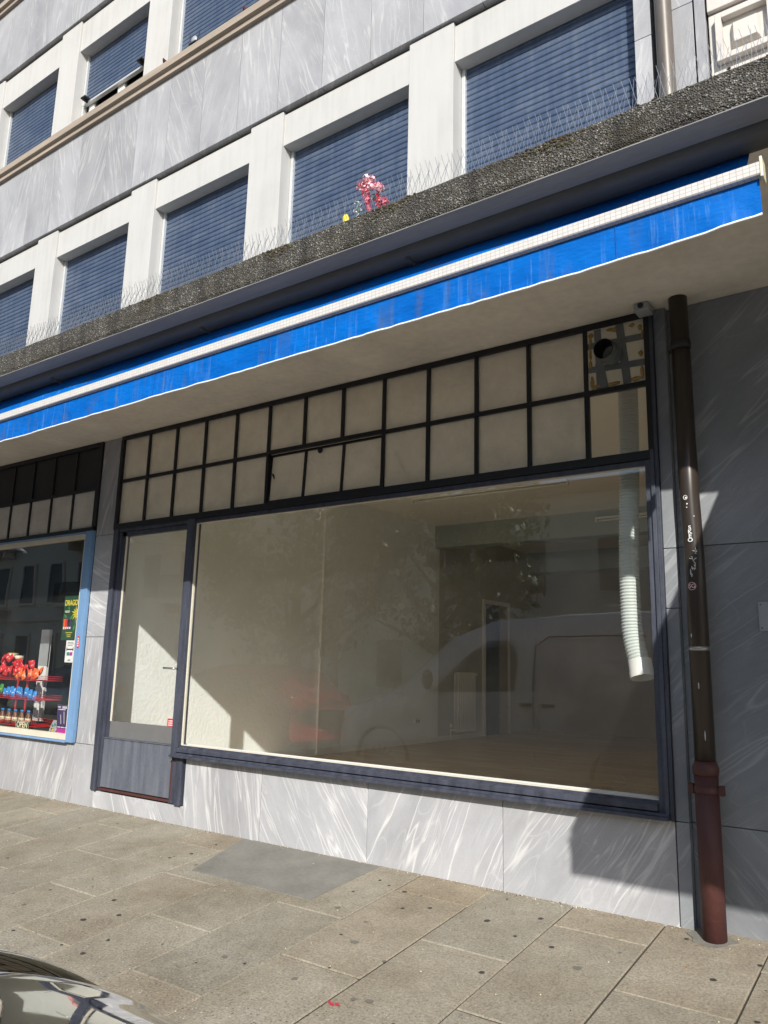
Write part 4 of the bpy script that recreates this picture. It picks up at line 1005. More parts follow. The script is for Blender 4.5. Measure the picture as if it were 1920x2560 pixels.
# moss on the canopy edge
ms = MB(); rs = random.Random(11)
for k in range(900):
    x = rs.uniform(-5, 7.5)
    if noise.noise(Vector((x*1.1, 5, 5))) < 0.08 and rs.random() < 0.86: continue
    r = rs.uniform(0.002, 0.007); ms.ell((x, -1.808+rs.uniform(-.004, .03), 4.172-abs(rs.gauss(0, 0.012))+r*.3), (r*1.5, r, r*.8), 0 if rs.random() < .75 else 1, 6, 4, .25)
for (x0, sx_, n_) in ((5.95, .10, 130), (3.98, .08, 110), (2.86, .10, 90), (4.9, .12, 110)):
    for k in range(n_):
        r = rs.uniform(.002, .008); ms.ell((x0+rs.gauss(0, sx_), -1.812, 4.165-abs(rs.gauss(0, .035))), (r*1.5, r*.8, r), 0 if rs.random() < .8 else 1, 6, 4, .25)
tag(ms.build('moss', ['moss_brown', 'moss_green']), 'brown and green moss growing on the canopy edge', 'moss', kind='stuff')

# ================================================================== FLOWERS ON THE CANOPY
def petals(m_, c, n_, r, mats, rs):
    n_ = int(n_*1.8)
    for k in range(n_):
        d = Vector((rs.gauss(0, 1), rs.gauss(0, 1), rs.gauss(0, 1))).normalized(); p = Vector(c)+d*r*rs.uniform(.4, 1)
        a = d.orthogonal().normalized(); b = d.cross(a); w_ = r*rs.uniform(.26, .42)
        vs = [p+a*w_*math.cos(t)+b*w_*.8*math.sin(t)+d*w_*.25*math.cos(2*t) for t in [2*PI*q/8 for q in range(8)]]+[p-d*w_*.2]
        m_.mesh(vs, [(q, (q+1) % 8, 8) for q in range(8)], rs.choice(mats), True)
FSC = 1.15
fl1 = thing('pink_artificial_flowers', 'drooping bunch of faded pink artificial flowers on the canopy edge', 'flowers', (4.72, -1.73, 4.17))
fl1.scale = (1.15, 1.15, 1.12)
rs = random.Random(2)
m_ = MB()
for c in ((-0.075, 0, 0.235), (-0.035, -.01, 0.255), (0.005, 0, 0.24), (0.03, .01, 0.20), (0.055, 0, 0.17), (-0.045, 0, 0.20), (0.0, -0.01, 0.195)): petals(m_, c, 15, 0.030, (0, 1, 1), rs)
for c in ((0.085, 0, 0.08), (0.07, -.01, 0.055), (0.10, 0, 0.06), (0.02, 0, 0.03), (0.04, 0, 0.02)): petals(m_, c, 9, 0.026, (0, 2), rs)
m_.build('pink_petals', ['c_pink', 'c_palepink', 'c_red'], fl1)
m_ = MB()
for k in range(16):
    q = k/15; petals(m_, (-0.035+0.035*q+rs.uniform(-.006, .006), -0.005, 0.19-0.17*q), 5, 0.024-0.006*q, (0,), rs); petals(m_, (0.035+0.045*q, 0, 0.14-0.12*q), 4, 0.020, (0, 1), rs)
m_.build('ruffled_cloth', ['c_pink', 'c_red'], fl1)
m_ = MB(); 
for c in ((0.03, -.01, 0.12), (0.05, 0, 0.13), (0.01, 0, 0.11)): petals(m_, c, 6, 0.02, (0, 1), rs)
m_.build('dark_leaves', ['c_darkgreen', 'c_grey'], fl1)
fl2 = thing('white_artificial_flowers', 'sprig of small white artificial blossoms left of the pink bunch', 'flowers', (4.645, -1.735, 4.17))
m_ = MB()
for c in ((-0.045, 0, 0.155), (-0.02, 0, 0.145), (-0.05, 0, 0.10), (-0.025, 0, 0.115), (0.0, 0, 0.125), (-0.035, 0, 0.085), (0.0, 0, 0.09), (-0.02, 0, 0.06), (-0.04, 0, 0.035), (-0.01, 0, 0.04)): petals(m_, c, 4, 0.012, (0,), rs)
m_.build('blossom', 'c_petal_white' if 'c_petal_white' in MATS else 'c_white', fl2)
m_ = MB(); m_.tube([(0.0, 0, 0), (-0.01, 0, 0.06), (-0.03, 0, 0.15)], 0.003, 5); m_.build('stem', 'c_stem', fl2)
fl3 = thing('yellow_tulip', 'single yellow tulip head leaning over the canopy edge', 'flower', (4.60, -1.75, 4.176)); fl3.scale = (1.2, 1.2, 1.7)
m_ = MB()
for k in range(5):
    a = 2*PI*k/5; m_.ell((-0.035+0.007*math.cos(a), 0.007*math.sin(a), 0.035), (0.011, 0.011, 0.026), 0, 8, 6)
o = m_.build('tulip_petals', 'c_yellow', fl3); o.rotation_euler = (0, -0.35, 0)
m_ = MB(); m_.tube([(-0.028, 0, 0.014), (0.0, 0, 0.004), (0.03, 0, 0.0)], 0.004, 5); m_.build('stem', 'c_stem', fl3)

# ================================================================== SNACK SHOP DISPLAY
rk = thing('snack_rack', 'red wire snack rack standing inside the neighbouring shop window', 'rack', (-2.25, 0.42, 0.60))
m_ = MB()
def hoop(x0, x1, y, h_, mm):
    pts = [(x0, y, 0), (x0, y, h_-0.08)]+[((x0+x1)/2-(x1-x0)/2*math.cos(PI*q/8), y, h_-0.08+0.08*math.sin(PI*q/8)) for q in range(1, 8)]+[(x1, y, h_-0.08), (x1, y, 0)]
    mm.tube(pts, 0.014, 8)
hoop(-0.10, 0.12, -0.02, 0.78, m_); m_.build('rack_frame', 'c_red', rk)
def wshelf(z, x0, x1, y0, y1, h_):
    m_ = MB()
    for zz in (z, z+h_/2, z+h_):
        m_.tube([(x0, y0, zz), (x1, y0, zz), (x1, y1, zz), (x0, y1, zz)], 0.0022, 5, closed=True)
    n_ = int((x1-x0)/0.04)
    for k in range(n_+1): x = x0+(x1-x0)*k/n_; m_.tube([(x, y0, z+h_), (x, y0, z), (x, y1, z)], 0.002, 4)
    m_.build('wire_shelf', 'c_red', rk)
wshelf(0.075, -0.75, 0.52, -0.10, 0.22, 0.07); wshelf(0.39, -0.75, 0.52, -0.10, 0.22, 0.05); wshelf(0.62, -0.75, 0.50, -0.10, 0.22, 0.05)
def bag(mat, band, name, label, group):
    t = thing(name, label, 'snack bag', (0, 0, 0), 0, group); m_ = MB(); vs = []; fs = []; nu, nv = 7, 9
    for side in (-1, 1):
        for j in range(nv+1):
            for i in range(nu+1):
                u, v = i/nu*2-1, j/nv*2-1
                th_ = 0.028*max(0, (1-u*u))**.5*max(0, 1-v**4)
                vs.append((u*0.055*(1-0.08*abs(v)), side*th_+0.002*math.sin(i*3+j*2), v*0.085))
    o_ = (nu+1)*(nv+1)
    for s in (0, 1):
        for j in range(nv):
            for i in range(nu):
                a = s*o_+j*(nu+1)+i; fs.append((a, a+1, a+nu+2, a+nu+1))
    m_.mesh(vs, fs, 0, True); m_.build('bag', mat, t)
    m_ = MB(); m_.ell((0.005, -0.016, -0.01), (0.034, 0.014, 0.016), 0, 10, 8); m_.ell((-0.01, -0.012, 0.045), (0.02, 0.012, 0.010), 0, 8, 6); m_.build('bag_print', band, t); t.scale = (0.66, 0.66, 0.66); return t
rs = random.Random(21)
ORD = ['leftmost', 'second', 'third', 'fourth', 'fifth', 'sixth', 'seventh', 'eighth', 'ninth', 'tenth', 'eleventh', 'twelfth', 'thirteenth', 'fourteenth', 'fifteenth', 'sixteenth', 'seventeenth']
def ordl(i, n_, what, where):
    return ('rightmost ' if i == n_-1 else 'leftmost ' if i == 0 else ORD[i]+' ')+what+(' ' if i in (0, n_-1) else ' from the left ')+where
def place(proto, spots, what, where):
    for i, (x, y, z, rx, ry, rz) in enumerate(spots):
        o = proto if i == 0 else dup(proto); o.location = (x, y, z); o.rotation_euler = (rx, ry, rz)
        o['label'] = ordl(i, len(spots), what, where)
pr_ = bag('c_red', 'c_white', 'crisp_bag', 'glossy red crisp bag heaped on the top shelf of the red rack', 'red crisp bags on the rack')
place(pr_, [(-2.74+0.046*k+rs.uniform(-.02, .02), 0.36+rs.uniform(-.03, .08), 1.40+rs.uniform(-.03, .05)+(0.05 if 1 < k < 7 else 0)-(0.03 if k > 10 else 0), rs.uniform(-.5, .3), rs.uniform(-1.2, 1.2), rs.uniform(-.5, .5)) for k in range(16)], 'red crisp bag', 'heaped on the rack\'s top shelf')
pr2 = bag('c_red', 'c_cream', 'crisp_bag', 'x', 'red crisp bags in the front row')
place(pr2, [(-2.80+0.048*k+rs.uniform(-.02, .02), 0.29+rs.uniform(-.02, .03), 1.345+rs.uniform(-.02, .03), rs.uniform(-.9, .1), rs.uniform(-1.5, 1.5), rs.uniform(-.5, .5)) for k in range(14)], 'red crisp bag', 'in the front row of the rack\'s top shelf')
po = bag('c_orange', 'c_cream', 'crisp_bag', 'orange crisp bag at the end of the rack\'s top shelf', 'orange crisp bags on the rack')
place(po, [(-2.34+0.050*k+rs.uniform(-.02, .02), 0.32+rs.uniform(-.03, .06), 1.30+rs.uniform(-.02, .035), rs.uniform(-.4, .2), rs.uniform(-.9, .9), rs.uniform(-.4, .4)) for k in range(12)], 'orange crisp bag', 'on the rack\'s top shelf')
pb_ = bag('c_blue', 'c_white', 'crisp_bag', 'blue and white crisp bag on the middle shelf of the rack', 'blue crisp bags on the rack')
place(pb_, [(-2.54+0.058*k+rs.uniform(-.008, .008), 0.34+rs.uniform(-.02, .03), 1.09+rs.uniform(-.015, .015)-(0.02 if k > 9 else 0)-0.02, rs.uniform(-.2, .1), rs.uniform(-.12, .12), rs.uniform(-.2, .2)) for k in range(13)], 'blue and white crisp bag', 'on the rack\'s middle shelf')
pg_ = bag('c_green', 'c_yellow', 'crisp_bag', 'green crisp bag at the left end of the middle shelf', 'green crisp bags on the rack')
place(pg_, [(-2.86+0.075*k, 0.35, 1.10+rs.uniform(-.02, .03), rs.uniform(-.3, .1), rs.uniform(-.6, .6), 0) for k in range(4)], 'green crisp bag', 'on the rack\'s middle shelf')
bt = thing('bottle', 'small brown drink bottle with blue cap on the bottom shelf', 'bottle', (0, 0, 0), 0, 'bottles on the bottom shelf of the rack')
m_ = MB(); m_.tube([(0, 0, 0), (0, 0, 0.01), (0, 0, 0.09), (0, 0, 0.125), (0, 0, 0.15)], [0.026, 0.030, 0.030, 0.014, 0.012], 12); m_.build('bottle_body', 'c_cocoa', bt)
m_ = MB(); m_.tube([(0, 0, 0.15), (0, 0, 0.172)], 0.016, 12); m_.build('bottle_cap', 'c_blue', bt)
m_ = MB(); m_.tube([(0, 0, 0.04), (0, 0, 0.08)], 0.0306, 12, cap=False); m_.build('bottle_label', 'c_cream', bt)
for k in range(11):
    o = bt if k == 0 else dup(bt); o['label'] = ordl(k, 11, 'blue capped brown bottle', 'on the rack\'s bottom shelf'); o.location = (-2.70+0.075*k, 0.36+0.03*(k % 2), 0.685)
m_ = MB(); m_.box(-0.19, 0.0, -0.02, 0.02, 0, 1.17); m_.box(-0.19, 0.02, -0.024, -0.02, 0.7, 1.0, 1)
o = m_.build('display_panel', ['c_white', 'c_grey'], None, 0.002); o.location = (-2.30, 0.75, 0.70); tag(o, 'tall white panel behind the red snack rack', 'display panel')
tub = None
for k, (x, z) in enumerate(((-2.62, 1.49), (-2.48, 1.47))):
    m_ = MB(); m_.tube([(0, 0, 0), (0, 0, 0.055)], [0.05, 0.06], 18); o = m_.build('snack_tub', 'c_cream'); o.location = (x, 0.45, z)
    t2 = MB(); t2.tube([(0, 0, 0.055), (0, 0, 0.064)], 0.063, 18); t2.build('tub_lid', 'c_yellow' if k == 0 else 'c_black', o)
    tag(o, ('cream tub with yellow lid atop the snack rack', 'cream tub with black lid atop the snack rack')[k], 'tub')
# OPEN sign
os_ = thing('open_sign', 'black OPEN sign with dotted light border low in the shop window', 'sign', (-1.52, 0.03, 0.728))
m_ = MB(); m_.box(-0.145, 0.145, 0, 0.012, -0.042, 0.045); m_.build('sign_board', 'c_black', os_, 0.004)
text('sign_lettering', 'OPEN', 0.088, 'c_cream', os_, front(0, -0.002, 0.0), 0.001, 0.0015, 1.0)
m_ = MB()
for k in range(20):
    x = -0.137+0.0144*k
    for z in (-0.037, 0.040): m_.box(x-0.004, x+0.004, -0.002, 0.0, z-0.0028, z+0.0028)
for z in (-0.02, -0.004, 0.012, 0.028):
    for x in (-0.139, 0.139): m_.box(x-0.003, x+0.003, -0.002, 0, z-0.004, z+0.004)
m_.build('dotted_border', 'c_cream', os_)
# posters
p1 = thing('poster', 'dark green poster headed DRAGONS with yellow flower and coloured tubes', 'poster', (-0.735, 0.022, 1.955))
m_ = MB(); m_.box(-0.165, 0.165, -0.001, 0.001, -0.255, 0.245); m_.build('poster_sheet', 'c_darkgreen', p1)
text('poster_lettering', 'DRAGONS', 0.088, 'c_yellow', p1, front(0.02, -0.003, 0.165), 0.0005, 0.002, 0.80)
m_ = MB()
def petal2(cx, cz, a, ln, wd, mi=0, y=-0.003):
    dx, dz = math.cos(a), math.sin(a); m_.face([(cx, y, cz), (cx+dx*ln*.5-dz*wd, y, cz+dz*ln*.5+dx*wd), (cx+dx*ln, y, cz+dz*ln), (cx+dx*ln*.5+dz*wd, y, cz+dz*ln*.5-dx*wd)], None, mi)
for k in range(11): petal2(0.085, 0.045, 2*PI*k/11, 0.075+0.02*(k % 2), 0.009)
m_.build('flower_print', 'c_yellow', p1)
m_ = MB()
for (x, z, a, ln) in ((-0.09, 0.0, 2.6, .07), (-0.03, -0.02, 0.6, .08), (-0.10, -0.10, .3, .09), (0.05, -0.16, 1.2, .09), (0.10, -0.08, 1.9, .08), (-0.05, 0.08, 2.0, .06)): petal2(x, z, a, ln, .016, 0, -0.002)
m_.build('leaf_print', 'c_green', p1)
for k, (mt_, x) in enumerate((('c_orange', -0.125), ('c_red', -0.085), ('c_black', -0.045), ('c_purple', -0.008))):
    m_ = MB(); m_.box(x-0.016, x+0.016, -0.004, -0.002, -0.135, -0.015); m_.box(x-0.012, x+0.012, -0.005, -0.0041, -0.128, -0.105, 1); m_.build('tube_print', [mt_, 'c_white'], p1)
m_ = MB()
for r_i, (x, z, wd) in enumerate(((-0.09, 0.075, .045), (-0.09, 0.062, .035), (-0.02, -0.17, .06), (-0.02, -0.195, .04), (-0.02, -0.215, .03))):
    k = -wd
    while k < wd: m_.box(x+k, x+k+0.010, -0.0035, -0.002, z-0.004, z+0.004, 0 if r_i < 2 else 1); k += 0.014
m_.build('small_print', ['c_white', 'c_yellow'], p1)
p2 = thing('notice', 'narrow white printed notice taped to the glass below the green poster', 'notice', (-0.70, 0.020, 1.58))
m_ = MB(); m_.box(-0.083, 0.083, -0.001, 0.001, -0.125, 0.118); m_.build('notice_sheet', 'c_white', p2)
m_ = MB()
for z, wd in ((0.095, .05), (0.08, .06), (0.062, .045), (-0.095, .02), (-0.105, .03)):
    k = -wd
    while k < wd: m_.box(k, k+0.009, -0.002, -0.0012, z-0.003, z+0.003); k += 0.013
m_.box(-0.065, 0.065, -0.002, -0.0012, 0.012, 0.026); m_.box(-0.066, -0.055, -0.002, -0.0012, 0.002, 0.04); m_.box(0.055, 0.066, -0.002, -0.0012, 0.002, 0.04)
m_.build('notice_print', 'c_black', p2)
for mt_, x0, x1, z0, z1 in (('c_teal', -0.055, -0.002, -0.05, -0.012), ('c_magenta', 0.002, 0.055, -0.05, -0.012)):
    m_ = MB(); m_.box(x0, x1, -0.002, -0.0012, z0, z1); m_.build('colour_box', mt_, p2)
p3 = thing('advert_card', 'dark purple card with slim device pictures standing at the window corner', 'advert card', (-0.715, 0.03, 0.835))
m_ = MB(); m_.face([(-0.135, 0.0, 0.158), (0.12, 0.0, 0.158), (0.15, 0.0, -0.150), (-0.10, 0.0, -0.150)]); m_.face([(-0.135, 0.004, 0.158), (-0.10, 0.004, -0.150), (0.15, 0.004, -0.150), (0.12, 0.004, 0.158)]); m_.build('card_sheet', 'c_purple', p3)
m_ = MB(); m_.face([(-0.105, -0.001, -0.098), (0.145, -0.001, -0.098), (0.15, -0.001, -0.15), (-0.10, -0.001, -0.15)]); m_.build('card_footer', 'c_magenta', p3)
m_ = MB()
for (x, z, l_) in ((-0.05, 0.0, .10), (0.01, 0.02, .13)):
    m_.face([(x-.012, -0.0015, z+l_/2), (x+.008, -0.0015, z+l_/2), (x+.03, -0.0015, z-l_/2), (x+.01, -0.0015, z-l_/2)])
m_.build('device_print', 'c_grey', p3)
m_ = MB()
for z, x0, x1 in ((0.130, -0.115, -0.06), (0.135, -0.03, 0.05), (0.122, -0.03, 0.05), (0.105, -0.10, 0.02), (-0.085, -0.09, -0.04), (-0.085, -0.02, 0.03), (-0.085, 0.05, 0.10)):
    k = x0
    while k < x1: m_.box(k, k+0.011, -0.0025, -0.0015, z-0.005, z+0.005); k += 0.015
m_.build('card_print', 'c_white', p3)
p4 = thing('gift_leaflet', 'small colourful glossy packet leaning beside the purple card', 'packet', (-0.90, 0.03, 0.735))
m_ = MB(); m_.mesh([(-0.07, 0, -0.05), (0.06, 0, -0.05), (0.07, 0.02, 0.02), (0.03, 0.03, 0.08), (-0.04, 0.03, 0.08), (-0.07, 0.02, 0.02)], [(0, 1, 2, 3, 4, 5)], 0, False); m_.build('packet_sheet', 'c_grey', p4)
m_ = MB()
for k, (x, z) in enumerate(((-.03, .0), (.02, .02), (0, -.03), (.03, -.02), (-.01, .045), (-.04, -.03))): petal2(x, z, k*1.1, .045, .012, k % 3, -0.004+0.006*(z > 0))
m_.build('packet_print', ['c_yellow', 'c_teal', 'c_cocoa'], p4)
s2 = thing('frame_sticker', 'tiny red and white round-ended sticker on the blue window frame', 'sticker', (-0.456, -0.0465, 1.677))
m_ = MB(); m_.box(-0.018, 0.018, -0.001, 0.001, -0.052, 0.052); m_.ell((0, 0, 0.052), (.018, .001, .016)); m_.ell((0, 0, -0.052), (.018, .001, .016)); m_.build('sticker_sheet', 'c_red', s2)
m_ = MB(); 
for k in range(4): m_.box(-0.009, 0.009, -0.0025, -0.0012, -0.045+0.025*k, -0.030+0.025*k)
m_.build('sticker_print', 'c_white', s2)

# a few dry leaves and crumbs along the foot of the wall
def leaf(x, y, s, rz, lab):
    m_ = MB(); vs = [(0, 0, .004), (.3, .16, .09), (.62, .13, .05), (1, 0, .12), (.62, -.15, .07), (.3, -.18, .02)]; m_.mesh([(a*s, b*s, c*s) for a, b, c in vs], [(0, 1, 2, 3), (0, 3, 4, 5)], 0, False)
    o = m_.build('dry_leaf', 'dry_leaf'); o.location = (x, y, gz(x, y)+.006); o.rotation_euler = (0.1, -.1, rz); tag(o, lab, 'leaf')
leaf(*px2g(1572, 2290), 0.055, 0.3, 'orange brown dry leaf against the plinth left of the pipe')
leaf(*px2g(1418, 2259), 0.05, 0.1, 'dark dry leaf at the foot of the shaded plinth')
leaf(*px2g(1690, 2316), 0.05, 2.7, 'dry leaf in the corner before the downpipe')
cr = MB(); rs = random.Random(8)
for k in range(520):
    x = rs.uniform(-3, 7); y = -abs(rs.gauss(0, .02)) - .004
    if rs.random() < .25: y = rs.uniform(-1.6, -.05)
    r = rs.uniform(.0015, .004); cr.ell((x, y, gz(x, y)+r*.5+.001), (r*1.4, r, r*.7), rs.choice((0, 0, 1, 2)), 5, 4, .3)
tag(cr.build('grit', ['c_cream', 'dry_leaf', 'joint_sand']), 'loose grit and crumbs along the foot of the wall', 'grit', kind='stuff')

# ================================================================== CARS
def loft(stations, mi=0):
    """stations: (x, z_sill, z_belt, z_top, half_width_low, half_width_belt, half_width_top)"""
    m_ = MB(); vs = []; fs = []; n_ = 0
    for (x, zs, zb, zt, wl_, wb, wt) in stations:
        zm = zs+(zb-zs)*.45
        ring_ = [(-wl_*.9, zs), (-wl_, zs+.06), (-wb*1.02, zm), (-wb, zb), (-(wb*.35+wt*.65), zb+(zt-zb)*.62), (-wt*.94, zt-.035*(zt-zb+.15)), (-wt*.7, zt), (0, zt+.02)]
        ring_ += [(-a, b) for a, b in reversed(ring_[:-1])]
        n_ = len(ring_); vs += [(x, a, b) for a, b in ring_]
    for i in range(len(stations)-1):
        for k in range(n_): fs.append((i*n_+k, i*n_+(k+1) % n_, (i+1)*n_+(k+1) % n_, (i+1)*n_+k))
    fs.append(tuple(range(n_))); fs.append(tuple((len(stations)-1)*n_+k for k in range(n_-1, -1, -1)))
    m_.mesh(vs, fs, mi, True); return m_
def wheel(t, x, y, r, side):
    m_ = MB(); m_.tube([(x, y-side*.10, r), (x, y-side*.02, r), (x, y+side*.06, r), (x, y+side*.08, r)], [r*.97, r, r, r*.92], 28); w_ = m_.build('wheel', 'black_rubber', t)
    m_ = MB(); m_.tube([(x, y+side*.081, r), (x, y+side*.088, r)], [r*.64, r*.60], 24)
    for k in range(10):
        a = 2*PI*k/10; m_.tube([(x+math.cos(a)*r*.1, y+side*.095, r+math.sin(a)*r*.1), (x+math.cos(a)*r*.6, y+side*.092, r+math.sin(a)*r*.6)], .014, 5)
    m_.build('rim', 'paint_silver', w_)
def sidewin(t, pts, yo, name='side_window'):
    for s in (-1, 1):
        m_ = MB(); q = [(x, s*(w_+yo), z) for x, z, w_ in pts]; m_.face(q if s < 0 else q[::-1]); m_.build(name, 'glass_tinted', t)
def make_van():
    t = thing('white_van', 'white panel van parked at the kerb, mirrored in the shop window', 'van', (-1.95, -7.35, -0.455)); t.scale = (1.25, 1.25, 1.25)
    st = [(0.0, .32, .55, .62, .55, .60, .50), (.12, .26, .74, .86, .82, .84, .66), (.45, .24, .98, 1.12, .90, .92, .72), (.80, .24, 1.06, 1.20, .93, .95, .74), (1.15, .24, 1.12, 1.40, .94, .96, .74), (1.95, .24, 1.20, 2.02, .95, .96, .76), (2.5, .24, 1.22, 2.20, .95, .96, .80), (3.5, .24, 1.26, 2.28, .95, .97, .82), (4.7, .24, 1.26, 2.28, .95, .97, .82), (5.15, .26, 1.24, 2.20, .93, .95, .80), (5.25, .34, 1.1, 2.0, .88, .90, .78)]
    loft(st).build('van_body', 'paint_white', t)
    sidewin(t, [(1.75, 1.26, .95), (2.95, 1.30, .965), (2.98, 1.72, .915), (2.85, 1.92, .875), (2.55, 1.92, .875), (2.15, 1.66, .895)], .012)
    for s in (-1, 1):
        m_ = MB(); m_.tube([(3.2, s*.975, 1.26), (3.22, s*.975, .5)], .006, 5); m_.tube([(3.2, s*.972, 1.30), (3.22, s*.925, 1.85), (3.4, s*.905, 1.98), (4.6, s*.905, 1.98)], .010, 5); m_.build('door_seam', 'black_rubber', t)
        for x in (3.02, 3.32): m_ = MB(); m_.box(x, x+.16, s*.985-.012, s*.985+.012, 1.12, 1.16); m_.build('door_handle', 'iron_black', t)
        m_ = MB(); m_.ell((1.72, s*1.06, 1.42), (.08, .10, .14)); m_.build('wing_mirror', 'iron_black', t)
        m_ = MB(); m_.ell((.22, s*.66, .88), (.20, .14, .12)); m_.build('headlight', 'lamp_clear', t)
    m_ = MB(); m_.face([(1.17, -.66, 1.44), (1.17, .66, 1.44), (1.90, .66, 2.01), (1.90, -.66, 2.01)][::-1]); m_.build('windscreen', 'glass_tinted', t)
    m_ = MB(); c = Vector((.62, .80, 1.21)); 
    pts = []
    for k in range(10): a = PI/2+PI*k/5; r = .16 if k % 2 == 0 else .065; pts.append((c.x+r*math.cos(a), c.y+.0+r*.35*math.sin(a)-.02, c.z+.04+r*.5*math.cos(a)*.5))
    m_.face(pts); m_.build('star_decal', 'c_grey', t)
    for x in (.95, 4.35):
        for s in (-1, 1): wheel(t, x, s*.86, .34, s)
    m_ = MB()
    for x in (.95, 4.35):
        for s in (-1, 1): m_.tube([(x+.42*math.cos(a), s*.955, .34+.42*math.sin(a)) for a in [PI*q/14 for q in range(15)]], .03, 6)
    m_.build('wheel_arch', 'iron_black', t)
    return t
make_van()
def make_hatch(name, lab, loc, paint, L=3.9):
    t = thing(name, lab, 'car', loc); t.scale = (1.25, 1.25, 1.25); k = L/4.0
    st = [(0.0, .36, .52, .58, .50, .55, .45), (.15, .28, .66, .74, .78, .80, .62), (.6, .22, .84, .92, .86, .88, .70), (1.05, .20, .92, 1.02, .87, .89, .72), (1.7, .20, .96, 1.44, .88, .90, .62), (2.2, .20, .98, 1.56, .88, .90, .62), (3.0, .20, 1.0, 1.55, .88, .90, .62), (3.55, .22, 1.02, 1.44, .87, .88, .60), (3.85, .28, .98, 1.12, .84, .85, .60), (4.0, .40, .8, .86, .76, .78, .58)]
    st = [(a*k, *b) for a, *b in st]
    loft(st).build('car_body', paint, t)
    sidewin(t, [(1.15*k, 1.0, .90), (2.25*k, 1.02, .905), (2.22*k, 1.44, .76), (1.75*k, 1.38, .78)], .012); sidewin(t, [(2.32*k, 1.02, .905), (3.3*k, 1.06, .895), (3.1*k, 1.42, .76), (2.32*k, 1.44, .76)], .012)
    m_ = MB(); m_.face([(1.08*k, .64, 1.06), (1.08*k, -.64, 1.06), (1.68*k, -.56, 1.455), (1.68*k, .56, 1.455)]); m_.build('windscreen', 'glass_tinted', t)
    for s in (-1, 1):
        m_ = MB(); m_.ell((3.86*k, s*.70, .98), (.09, .12, .15)); m_.build('tail_light', 'lamp_red', t)
        m_ = MB(); m_.ell((.14*k, s*.62, .70), (.14, .14, .08)); m_.build('headlight', 'lamp_clear', t)
        for x in (.78*k, 3.22*k): wheel(t, x, s*.80, .31, s)
    return t
make_hatch('red_hatchback', 'red hatchback parked in front of the van, mirrored in the glass', (-8.0, -7.3, -0.455), 'paint_red', 3.95)
make_hatch('silver_car', 'silver hatchback parked beyond the red one, mirrored in the glass', (-13.4, -7.4, -0.455), 'paint_silver', 4.0)

# black car whose glossy roof edge shows in the lower left corner
bc = thing('black_car', 'glossy black car whose curved roof edge mirrors the shopfront, bottom left', 'car', (5.6, -5.50, -0.455))
st = [(0.0, .40, .60, .66, .50, .55, .45), (.15, .30, .80, .86, .80, .82, .62), (.5, .26, .98, 1.04, .88, .90, .70), (.72, .26, 1.02, 1.12, .89, .91, .70), (1.05, .26, 1.04, 1.60, .90, .92, .50), (1.6, .26, 1.06, 1.70, .90, .92, .50), (2.8, .26, 1.08, 1.70, .90, .92, .50), (3.6, .26, 1.08, 1.60, .89, .91, .50), (4.1, .3, 1.0, 1.15, .86, .88, .60), (4.3, .42, .85, .9, .78, .80, .58)]
loft(st).build('car_body', 'paint_black', bc)
sidewin(bc, [(1.0, 1.12, .915), (2.2, 1.14, .915), (2.2, 1.56, .70), (1.35, 1.52, .72)], .012); sidewin(bc, [(2.28, 1.14, .915), (3.4, 1.14, .91), (3.2, 1.50, .72), (2.28, 1.56, .70)], .012)
for s in (-1, 1):
    for x in (.85, 3.45): wheel(bc, x, s*.82, .34, s)
m_ = MB(); vs = []; fs = []
NXr, NYr = 260, 60
for i in range(NXr+1):
    xw = 6.55+2.6*i/NXr; x = xw-5.6
    rip = -0.010*math.exp(-((xw-6.993)/0.011)**2)+0.004*math.exp(-((xw-6.962)/0.016)**2)+0.003*math.exp(-((xw-7.018)/0.018)**2)
    for j in range(NYr+1):
        u = (j/NYr)**1.6*0.60       # distance in from the kerb-side edge
        z = 1.758+0.067*(1-math.exp(-(u-0.05)/0.11))+rip*math.exp(-(u/0.16)**2)
        y = 0.65-u+rip*0.5*math.exp(-(u/0.2)**2)
        vs.append((x, y, z))
for i in range(NXr):
    for j in range(NYr): a = i*(NYr+1)+j; fs.append((a, a+1, a+NYr+2, a+NYr+1))
m_.mesh(vs, fs, 0, True); m_.build('roof_panel', 'paint_black_mirror', bc)
m_ = MB(); m_.tube([(7.0625-5.6, -4.925+5.50, 1.306+.455), (7.035-5.6, -4.99+5.50, 1.262+.455+.03), (7.02-5.6, -5.04+5.50, 1.262+.455+.02)], 0.0022, 8); m_.build('aerial', 'iron_black', bc)

